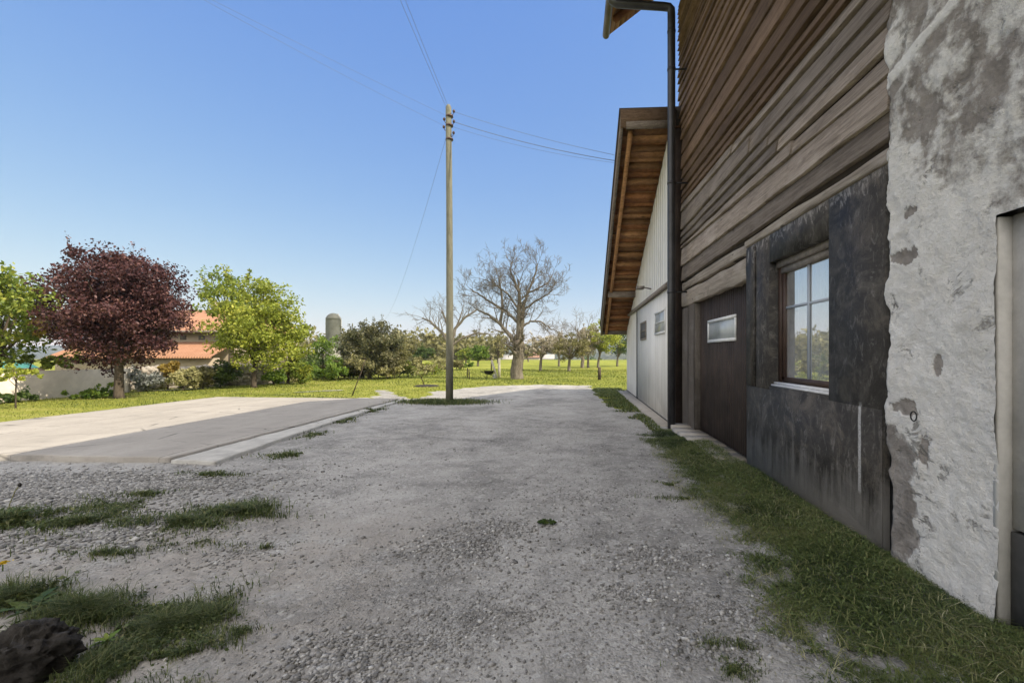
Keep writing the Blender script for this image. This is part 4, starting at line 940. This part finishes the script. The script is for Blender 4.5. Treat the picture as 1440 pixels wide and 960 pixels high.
# ------------------------------------------------------------------ left side: garden wall, house, silo, village
b = MB(); a0 = at(-120, 575); a1 = at(172, 552); n = 40; vs = []
for i in range(n+1):
    p_ = a0.lerp(a1, i/n); h = 1.0+(vn(p_.x, p_.y, .8)-.5)*.03; vs += [(p_.x,p_.y,-.1),(p_.x,p_.y,h),(p_.x+.05,p_.y+.28,h),(p_.x+.05,p_.y+.28,-.1)]
b.add(vs, [(4*i+k, 4*i+4+k, 4*i+5+k, 4*i+1+k) for i in range(n) for k in range(3)] + [(0,1,2,3),(4*n,4*n+3,4*n+2,4*n+1)])
gw = b.obj('garden_wall', M['wall_conc']); tag(gw, 'low pale concrete garden wall behind the purple tree and the sapling', 'wall')
b = MB(); c0 = at(100, 549); s = .028
rw_e = empty('rubble_wall', at(175, 550)); rw_e.location.z = 0; tag(rw_e, 'pale rubble stone garden wall with shrubs before it, left of the yellow green tree', 'wall')
b = MB(); a0 = at(172, 549); a1 = at(398, 539)
ico = [Vector(v).normalized() for v in ((0,0,1),(.9,0,.4),(.28,.85,.4),(-.72,.53,.4),(-.72,-.53,.4),(.28,-.85,.4),(.72,.53,-.4),(-.28,.85,-.4),(-.9,0,-.4),(-.28,-.85,-.4),(.72,-.53,-.4),(0,0,-1))]
icof = [(0,1,2),(0,2,3),(0,3,4),(0,4,5),(0,5,1),(1,6,2),(2,7,3),(3,8,4),(4,9,5),(5,10,1),(6,7,2),(7,8,3),(8,9,4),(9,10,5),(10,6,1),(11,7,6),(11,8,7),(11,9,8),(11,10,9),(11,6,10)]
for i in range(420):
    t = rng.random(); p_ = a0.lerp(a1, t); z = rng.uniform(0, .95); r = rng.uniform(.12,.26)
    V = [(p_.x+v.x*r*1.3*rng.uniform(.85,1.1)-175*0, p_.y+v.y*r*.8, z+v.z*r*.75*rng.uniform(.8,1.1)) for v in ico]; b.add(V, None, icof, rng.random())
o = b.obj('stones', M['rubble'], rw_e); o.matrix_parent_inverse = Matrix.Translation(-Vector(rw_e.location))
b = MB()
for i in range(20):
    p_ = a0.lerp(a1, i/20); q_ = a0.lerp(a1, (i+1)/20); b.add([(p_.x,p_.y+.1,-.1),(q_.x,q_.y+.1,-.1),(q_.x,q_.y+.1,1.0),(p_.x,p_.y+.1,1.0),(p_.x,p_.y+.35,1.0),(q_.x,q_.y+.35,1.0)], [(0,1,2,3),(3,2,5,4)])
o = b.obj('core', M['rubble'], rw_e); o.matrix_parent_inverse = Matrix.Translation(-Vector(rw_e.location))
# orange roofed house
hc = ad(300, 530, 34); hs = 34/640; he = empty('tiled_house', (hc.x, hc.y, 0), YAW); tag(he, 'house with orange tiled roofs behind the purple tree and garden wall', 'house')
X = lambda px: (px-300)*hs
Z = lambda py: EYE+(PY0-py)*hs
b = MB(); b.box(X(98), X(325), 1.2, 9, 0, Z(466)); b.obj('wall', M['house_wall'], he)
b = MB(); zz = Z(464); zt = Z(440)
b.add([(X(92),.4,zz),(X(333),.4,zz),(X(318),5,zt+.7),(X(112),5,zt+.7),(X(92),9.6,zz),(X(333),9.6,zz)], [(0,1,2,3),(3,2,5,4)], [(1,5,2),(0,3,4)])
b.obj('roof', M['tile'], he)
b = MB(); b.box(X(92), X(333), .42, 1.2, zz-.22, zz-.02); b.obj('eave', M['tile_soffit'], he)
b = MB(); b.box(X(92), X(333), .33, .42, zz-.14, zz-.02); b.obj('gutter', M['frame_grey'], he)
b = MB(); b.add([(X(98),-1.6,Z(501)),(X(320),-1.6,Z(501)),(X(320),1.15,Z(480)),(X(98),1.15,Z(480)),(X(98),-1.6,Z(501)-.12),(X(320),-1.6,Z(501)-.12)], [(0,1,2,3),(4,5,1,0)]); b.obj('porch_roof', M['tile'], he)
for wx in (120, 235, 262): 
    b = MB(); b.box(X(wx), X(wx+9), 1.17, 1.198, Z(477), Z(471)); b.obj('window', M['interior'], he)
b = MB(); b.box(X(98), X(320), -1.0, -.8, 0, Z(502)-.05); b.obj('porch_wall', M['house_wall'], he)
b = MB(); b.box(X(240), X(254), 4.0, 5.0, zt, zt+1.3); b.obj('chimney', M['house_wall'], he)
b = MB(); p = ad(18, 505, 22); s = 22/640
n = 12; vs = []; 
for j in range(6):
    for i in range(n): x = (i/(n-1)-.5)*2.2; y = (j/5-.5)*1.6; vs.append((p.x+x, p.y+y, max(.02, 1.05+.55*math.cos(x*1.4)*math.cos(y*1.6)-.6*(abs(x)/1.1)**3 + .1*vn(x*3, y*3, 1)-.35)))
b.add(vs, [(j*n+i, j*n+i+1, (j+1)*n+i+1, (j+1)*n+i) for j in range(5) for i in range(n-1)])
tp_ = b.obj('tarpaulin', M['tarp'], smooth=True); tag(tp_, 'teal tarpaulin draped behind the garden wall at the left edge', 'tarpaulin')
for vv in tp_.data.vertices: pass
b = MB(); b.box(p.x-.9, p.x+.9, p.y-.6, p.y+.6, 0, .9); tag(b.obj('wood_pile', M['bark_dark']), 'dark stack under the teal tarpaulin behind the garden wall', 'wood pile')
# silo
sp = ad(469, 510, 62); se = empty('silo', (sp.x, sp.y, 0)); tag(se, 'dark cylindrical silo with domed top above the shrubs', 'silo')
r = .98; hh = EYE+(PY0-450)*62/640
b = MB(); b.tube([(0,0,2.4),(0,0,hh)], r, 24, False)
for k in range(6): z = 2.6+k*.75; b.tube([(0,0,z),(0,0,z+.05)], r*1.02, 24, False)
b.obj('cylinder', M['silo'], se, False)
b = MB(); b.tube([(0,0,hh+r*.98*math.sin(t)) for t in np.linspace(0, 1.5, 9)], [r*math.cos(t) for t in np.linspace(0, 1.5, 9)], 24); b.obj('dome', M['silo'], se, True)
b = MB(); b.tube([(0,0,0),(0,0,2.4)], r*1.03, 24, False); b.obj('base', M['silo_low'], se, True)
b = MB(); b.tube([(r+.02,0,2),(r+.1,0,hh),(r*.6,0,hh+.9)], .05, 6); b.obj('filler_pipe', M['silo_low'], se)
# far buildings
def farhouse(px, w_, top, D, label, red=True):
    c = ad(px, 500, D); s = D/640; z0 = mz(c.x, c.y)-3 if D > 100 else 0; zt = EYE+(PY0-top)*s; e = empty('distant_house', (c.x, c.y, 0), YAW); tag(e, label, 'house', 'distant houses')
    b = MB(); W = w_*s/2; b.box(-W, W, 0, W*1.2, z0, zt-.28*(zt-z0)); b.obj('wall', M['white_house'], e)
    b = MB(); ze = zt-.3*(zt-z0); b.add([(-W*1.08,-.3,ze),(W*1.08,-.3,ze),(W*1.08,W*.6,zt),(-W*1.08,W*.6,zt),(-W*1.08,W*1.25,ze),(W*1.08,W*1.25,ze)], [(0,1,2,3),(3,2,5,4)], [(0,3,4),(1,5,2)]); b.obj('roof', M['roof_red' if red else 'silo_low'], e)
farhouse(742, 34, 495, 135, 'pale low house across the meadow right of the bare tree trunk')
farhouse(768, 22, 498, 150, 'small pale house behind the orchard trees', False)
farhouse(716, 18, 499, 170, 'tiny pale house left of the bare tree trunk', False)
farhouse(443, 30, 488, 70, 'pale shed beside the silo among the shrubs', False)
farhouse(487, 22, 492, 72, 'grey roofed shed right of the silo', False)
farhouse(648, 20, 500, 160, 'tiny red roofed house right of the pole')

# ------------------------------------------------------------------ grass, weeds, loose stones
def blades(b, X, Y, Z, h, wd, lean=.7, curl=.4, a=None, flat=0.0):
    n = len(X); th = rng.uniform(0, 2*np.pi, n); l = rng.random(n)*lean*h; H = h*(1-flat*rng.random(n))
    dx, dy = np.cos(th), np.sin(th); sx, sy = -dy*wd/2, dx*wd/2; Z = np.asarray(Z)
    p0 = np.stack([X, Y, Z-.01], -1); p1 = np.stack([X+dx*l*.35, Y+dy*l*.35, Z+H*.6], -1); p2 = np.stack([X+dx*l*(1+curl), Y+dy*l*(1+curl), Z+H*(1-.25*rng.random(n))], -1)
    s = np.stack([sx, sy, sx*0], -1)
    V = np.stack([p0-s, p0+s, p1+s*.8, p1-s*.8, p2], 1).reshape(-1, 3); i = np.arange(n)*5
    av = rng.random(n) if a is None else a
    b.add(V, np.stack([i, i+1, i+2, i+3], -1), None, av)
    # tips share the same vertices
    b.t.append(np.stack([i+3, i+2, i+4], -1) + b.n - n*5); b.at.append(np.asarray(av, dtype=np.float32))
def scatter(n, x0, x1, y0, y1): return rng.uniform(x0, x1, n), rng.uniform(y0, y1, n)
# mown strip along the farmhouse
b = MB(); x, y = scatter(150000, .8, 2.46, .6, 9.6)
edge = 1.40 + (fbm(y, y*0, 1.6, 4, 3)-.5)*.9 + np.where(y > 8.2, (y-8.2)*.15, 0)
k = (x > edge + rng.normal(0, .10, len(x))) & (fbm(x, y, 4.5, 3, 51) > .37 - (x-1.5)*.5) & (rng.random(len(x)) < np.clip(3.8/np.maximum(y, 1.3), .3, 1)) & ~((x > 2.04) & (y > 6.35) & (rng.random(len(x)) < .8)); x, y = x[k], y[k]
clump = fbm(x, y, 3, 3, 7)
h = (.022+.05*clump*rng.random(len(x)))*np.where(x < 1.6, .75, 1.0); wd = np.clip(.0035+.0009*y, .004, .012)
col = np.clip(rng.random(len(x))*.62 + (fbm(x, y, 1.8, 4, 15)-.5)*1.5, 0, .9)
blades(b, x, y, gz(x, y), h, wd, 2.6, .8, col, .6)
x, y = scatter(3800, 1.2, 2.35, .8, 7.5); k = fbm(x, y, 2.1, 3, 31) > .5; x, y = x[k], y[k]; blades(b, x, y, gz(x, y)+.03, rng.uniform(.012,.035,len(x)), .0045, 7.0, .5, rng.uniform(.78,1,len(x)), .5)
x, y = scatter(16000, 1.1, 2.35, .8, 8.5); k = (fbm(x, y, 2.6, 3, 71) > .44) & (x > 1.28 + (fbm(y, y*0, 1.6, 4, 3)-.5)*.9); x, y = x[k], y[k]; blades(b, x, y, gz(x, y)+.03, rng.uniform(.012,.03,len(x)), .005, 5.5, .6, rng.uniform(.15,.93,len(x)), .5)
i_ = rng.integers(0, len(x), 5000); leaf_quads(b, np.stack([x[i_]+rng.normal(0,.03,5000), y[i_]+rng.normal(0,.03,5000), gz(x[i_], y[i_])+.035], -1), .022, 1.2, rng.uniform(.1,.7,5000))
stuff(b.obj('mown_grass_strip', G_shade), 'strip of freshly mown grass and clippings along the foot of the farmhouse wall', 'grass')
# verge by the white barn
b = MB(); x, y = scatter(16000, .5, 2.3, 9.3, 21); k = (x > 1.15-.03*(y-14)+(fbm(x,y,1.2,3)-.5)*1.4+np.where(y < 12.5, .45, 0)) & (x < 2.15) & ~((x > 1.86) & (y < 19)); x, y = x[k], y[k]
blades(b, x, y, gz(x, y), rng.uniform(.03,.09,len(x)), .02, 1, .5, rng.random(len(x))*.9)
stuff(b.obj('barn_verge_grass', G_shade), 'grass verge along the foot of the white barn', 'grass')
# weed patches
def patch(b, px, py, rx_, ry_, n, h=.06, wd=.006):
    c = at(px, py); t = rng.uniform(0, 2*np.pi, n); r_ = np.abs(rng.normal(0, .62, n)); x = c.x+np.cos(t)*r_*rx_*(1+.3*np.sin(3*t+px)); y = c.y+np.sin(t)*r_*ry_*(1+.3*np.cos(4*t+py))
    k = fbm(x, y, 3.5, 4, 11) > .40 + rng.normal(0, .05, n); x, y = x[k], y[k]; hh = h*rng.uniform(.3,1.2,len(x))*(.35+1.1*fbm(x, y, 4, 2, 3)**1.5*1.6)
    blades(b, x, y, gz(x, y), hh, wd, 1.2, .5)
    m_ = len(x)//5; i = rng.integers(0, max(1, len(x)), m_); P = np.stack([x[i], y[i], gz(x[i], y[i])+rng.uniform(.01,h*.7,m_)], -1); leaf_quads(b, P, h*.42, .9)
wl = [ # px, py, rx, ry, n, h
 (20,738,.55,.45,3600,.09),(120,735,.6,.30,3600,.06),(165,712,.5,.22,1700,.05),(330,722,.42,.24,4200,.07),(255,735,.45,.28,3000,.05),(150,778,.4,.10,900,.035),(265,765,.35,.12,900,.035),(205,695,.3,.15,700,.05),
 (120,862,.42,.15,4200,.075),(230,880,.36,.26,8000,.055),(180,930,.4,.25,7500,.05),(285,862,.18,.2,2600,.05),(60,905,.3,.2,3000,.07),(340,885,.10,.09,500,.03),(20,850,.25,.2,2500,.10),
 (375,770,.2,.10,500,.03),(400,640,.35,.3,1100,.04),(290,668,.45,.12,1100,.04),(440,612,.25,.35,900,.045),(480,592,.25,.6,1300,.05),(520,578,.3,.7,1200,.06),
 (1030,940,.18,.10,900,.03),(1000,905,.12,.06,260,.025),(945,682,.25,.12,700,.04),(1040,905,.1,.08,300,.02),(960,700,.3,.1,400,.04)]
b = MB()
for (px, py, rx_, ry_, n, h) in wl: patch(b, px, py, rx_, ry_, n, h, max(.004, .0016*at(px, py).y))
stuff(b.obj('weed_patches', G_weed), 'patches of low weeds and grass growing through the gravel', 'weeds')
b = MB(); x = rng.normal(pb.x-.15, .65, 5200); y = rng.normal(pb.y-.1, .30, 5200); blades(b, x, y, gz(x, y), rng.uniform(.04,.16,len(x)), .016, .8, .4)
stuff(b.obj('pole_grass', G_weed), 'tuft of grass round the foot of the utility pole', 'grass')
# sunlit lawn and meadow
b = MB(); x, y = scatter(150000, -30, 6, 6, 46)
k = (grassness(x, y) > .05) & (rng.random(len(x)) < np.clip(16/y, .2, 1)) & ~((x > 1.7) & (y < 20.5)) & ~((x < -12.5) & (x > -13.1) & (y > 999)); x, y = x[k], y[k]
hh = rng.uniform(.02,.055,len(x))*(.4+1.1*fbm(x, y, .7, 3, 2)); blades(b, x, y, gz(x, y), hh*(1+y/45), np.clip(.0011*y, .012, .045), .9, .4, np.clip(rng.random(len(x))*.6+.1+(fbm(x,y,.5,4,4)-.5)*1.8, 0, 1))
stuff(b.obj('meadow_grass', G_sun), 'sunlit short grass of the lawn and meadow', 'grass')
# loose stones
b = MB()
def stones(px, py, rx_, ry_, n, r0, r1):
    c = at(px, py)
    for _ in range(n):
        t = random.uniform(0, 6.283); q = min(2.2, abs(random.gauss(0,.75))); x = c.x+math.cos(t)*q*rx_; y = c.y+math.sin(t)*q*ry_; r = random.uniform(r0, r1)*(1 if random.random() < .93 else 1.6)
        S.append((x, y, r))
S = []
for a_ in ((470,935,.30,.22,1100,.006,.013),(640,770,.55,.35,900,.007,.014),(700,740,.4,.3,500,.007,.014),(930,785,.5,.25,800,.007,.014),(900,835,.35,.2,500,.006,.012),(1010,860,.3,.15,350,.006,.012),
           (110,690,1.7,.75,4200,.008,.019),(200,680,1.3,.4,2200,.008,.016),(20,680,1.6,.5,2600,.008,.017),(60,745,.9,.5,1600,.009,.020),(160,745,.8,.4,900,.009,.018),(720,860,.9,.5,900,.005,.010),(600,900,.8,.4,700,.005,.010),(820,700,1.2,.8,500,.006,.012),(1000,900,.4,.2,300,.006,.013),(330,780,.7,.5,400,.006,.012)): stones(*a_)
for _ in range(14000):
    x = random.uniform(-4, 1.5); y = 1.3+random.random()**1.6*9; S.append((x, y, random.uniform(.003,.0075)*(1 if random.random() < .97 else 2)))
S = np.array(S); V0 = np.array([tuple(v) for v in ico]); F0 = np.array(icof); n = len(S)
jit = rng.uniform(.7,1.25,(n,12,1)); sc_ = rng.uniform(.7,1.3,(n,1,3))*np.array((1.1,1.1,.65)); ang = rng.uniform(0,6.28,n); ca, sa = np.cos(ang), np.sin(ang)
Vv = V0[None]*jit*sc_*S[:,2][:,None,None]; xr = Vv[...,0]*ca[:,None]-Vv[...,1]*sa[:,None]; yr = Vv[...,0]*sa[:,None]+Vv[...,1]*ca[:,None]
Vv = np.stack([xr+S[:,0][:,None], yr+S[:,1][:,None], Vv[...,2]+gz(S[:,0],S[:,1])[:,None]+S[:,2][:,None]*.25], -1)
Ff = (F0[None]+np.arange(n)[:,None,None]*12).reshape(-1,3); b.add(Vv.reshape(-1,3), None, Ff, np.repeat(rng.random(n), 20))
g = NG('loose_stones'); c = g.ramp(g.attr(), [(0,(.13,.127,.122)),(.4,(.25,.243,.235)),(.85,(.38,.37,.355)),(1,(.55,.54,.52))]); M['loose'] = g.bsdf(g.mix(g.mr(g.noise(60,3), .4, .7, 0, .5), c, (.1,.095,.09)), .85, spec=.25)
stuff(b.obj('loose_gravel', M['loose']), 'loose grey stones scattered over the gravel yard', 'gravel')
b = MB(); x, y = scatter(420, -4, 1.5, 1.4, 8); k = fbm(x, y, 1.1, 3, 61) > .45; x, y = x[k], y[k]
for i in range(len(x)):
    m_ = 6; P_ = np.stack([x[i]+rng.normal(0,.012,m_), y[i]+rng.normal(0,.007,m_), np.full(m_, float(gz(x[i], y[i]))+.008)], -1); leaf_quads(b, P_, .016, 1.2)
M['dead'] = m_simple('dead_leaves', (.055,.048,.032), .9, .4, 30); stuff(b.obj('leaf_scraps', M['dead']), 'small dark scraps of dead leaves lying on the gravel', 'leaf scraps')
# rock, broad leaved weeds, stalks in the lower left corner
def rock(x, y, r, label, seed, mat='rock', sx=1.2):
    b = MB(); n, m = 64, 44; vs = []
    for j in range(m+1):
        ph = math.pi*j/m
        for i in range(n):
            t = 2*math.pi*i/n; d = Vector((math.sin(ph)*math.cos(t), math.sin(ph)*math.sin(t), math.cos(ph)))
            k = 1+.35*noise.noise(d*1.6+Vector((seed,0,0)))+.22*noise.noise(d*4+Vector((seed,3,0)))+.16*noise.noise(d*9+Vector((0,seed,0)))+.1*noise.noise(d*19); vs.append((x+d.x*r*k*sx, y+d.y*r*k, max(-.02, r*.55+d.z*r*k*.85)))
    b.add(vs, [(j*n+i, j*n+(i+1) % n, (j+1)*n+(i+1) % n, (j+1)*n+i) for j in range(m) for i in range(n)]); o = b.obj('rock', M[mat], smooth=False); tag(o, label, 'rock'); return o
p = at(38, 945); rock(p.x, p.y, .155, 'rough dark rock among the weeds in the lower left corner', 4)
p = at(768, 735); b = MB(); 
b = MB(); K_, P_, a_ = crown_points((p.x, p.y, .015), (.11,.035,.015), 20, 26, .022, .1); P_[:,2] = np.maximum(P_[:,2], .004); leaf_quads(b, P_, .022, .8, a_); tag(b.obj('leaf_litter', L_dark), 'small dark clump of litter lying in the middle of the gravel', 'litter')
def leafy(px, py, n, L, label, mat, seed):
    rs = random.Random(seed); p = at(px, py); e = MB()
    for k in range(n):
        t = rs.uniform(0, 6.28); el = rs.uniform(.35, 1.1); Ls = L*rs.uniform(.6,1.2); m_ = 8; vs = []
        for i in range(m_+1):
            u = i/m_; c = Vector((p.x+math.cos(t)*Ls*u*math.cos(el*(1-u*.6)), p.y+math.sin(t)*Ls*u*math.cos(el*(1-u*.6)), .01+Ls*math.sin(el)*(u-.45*u*u)))
            wv = Ls*.16*math.sin(math.pi*min(1, u*.9+.1))*(1+.3*math.sin(i*2.6)); sd_ = Vector((-math.sin(t), math.cos(t), 0)); vs += [c+sd_*wv+Vector((0,0,wv*.25)), c, c-sd_*wv+Vector((0,0,wv*.25))]
        e.add([tuple(v) for v in vs], [(3*i+j, 3*i+j+1, 3*i+j+4, 3*i+j+3) for i in range(m_) for j in range(2)], a=rs.random())
    tag(e.obj('broad_leaved_weed', mat, smooth=True), label, 'weed')
leafy(40, 862, 14, .15, 'broad leaved weed behind the dark rock at the lower left', L_dark, 1)
leafy(8, 950, 9, .16, 'broad leaved weed at the very bottom left corner before the rock', L_dark, 2)
leafy(150, 905, 16, .075, 'small green weed rosette between rock and grass patch', L_green, 3)
leafy(10, 735, 12, .18, 'tall leaved weed at the left edge beside the stone patch', L_dark, 6)
leafy(140, 845, 6, .08, 'little yellow green seedling above the lower grass patch', L_lime, 8)
def stalk(px, py, pts, label):
    p = at(px, py); s = p.dot(FW)/F_PX; e = empty('flower_stalk', (p.x,p.y,0)); tag(e, label, 'flower stalk')
    b = MB(); P = [((x-px)*s, 0, EYE+(PY0-y)*s) for x, y in pts]; P[0] = (0,0,0); b.tube(P, .004, 5); b.obj('stem', L_pale, e)
    b = MB(); q = Vector(P[-1]); b.tube([q-Vector((0,0,.02)), q, q+Vector((0,0,.02))], [.008,.017,.006], 8); b.obj('seed_head', M['rock'], e)
stalk(8, 728, [(8,728),(14,708),(22,690),(29,681)], 'dandelion stalk with dark seed head at the left edge')
p = at(4, 802); e = empty('dandelion', (p.x,p.y,0)); tag(e, 'yellow dandelion flower touching the left edge', 'flower')
b = MB(); b.tube([(0,0,0),(0,0,.05)], .004, 5); b.obj('stem', L_green, e)
b = MB(); P_ = rng.normal(0, .012, (120,3)); P_[:,2] = .055+np.abs(P_[:,2])*.4; leaf_quads(b, P_, .016); g = NG('yellow_petals'); g.bsdf(g.mix(g.attr(), (.5,.34,.01), (.7,.5,.02)), .7); b.obj('flower_head', g.m, e)

# ------------------------------------------------------------------ air
b = MB(); b.box(-2500, 2500, -700, 1700, -20, 95); hz_ = bpy.data.materials.new('air'); hz_.use_nodes = True; t_ = hz_.node_tree; t_.nodes.clear()
pv = t_.nodes.new('ShaderNodeVolumePrincipled'); pv.inputs['Color'].default_value = (.80,.88,1,1); pv.inputs['Density'].default_value = .00035; pv.inputs['Anisotropy'].default_value = .2
oo = t_.nodes.new('ShaderNodeOutputMaterial'); t_.links.new(pv.outputs[0], oo.inputs['Volume']); hob = b.obj('haze', hz_); hob['kind'] = 'stuff'; hob['label'] = 'thin daylight haze in the air over the valley'
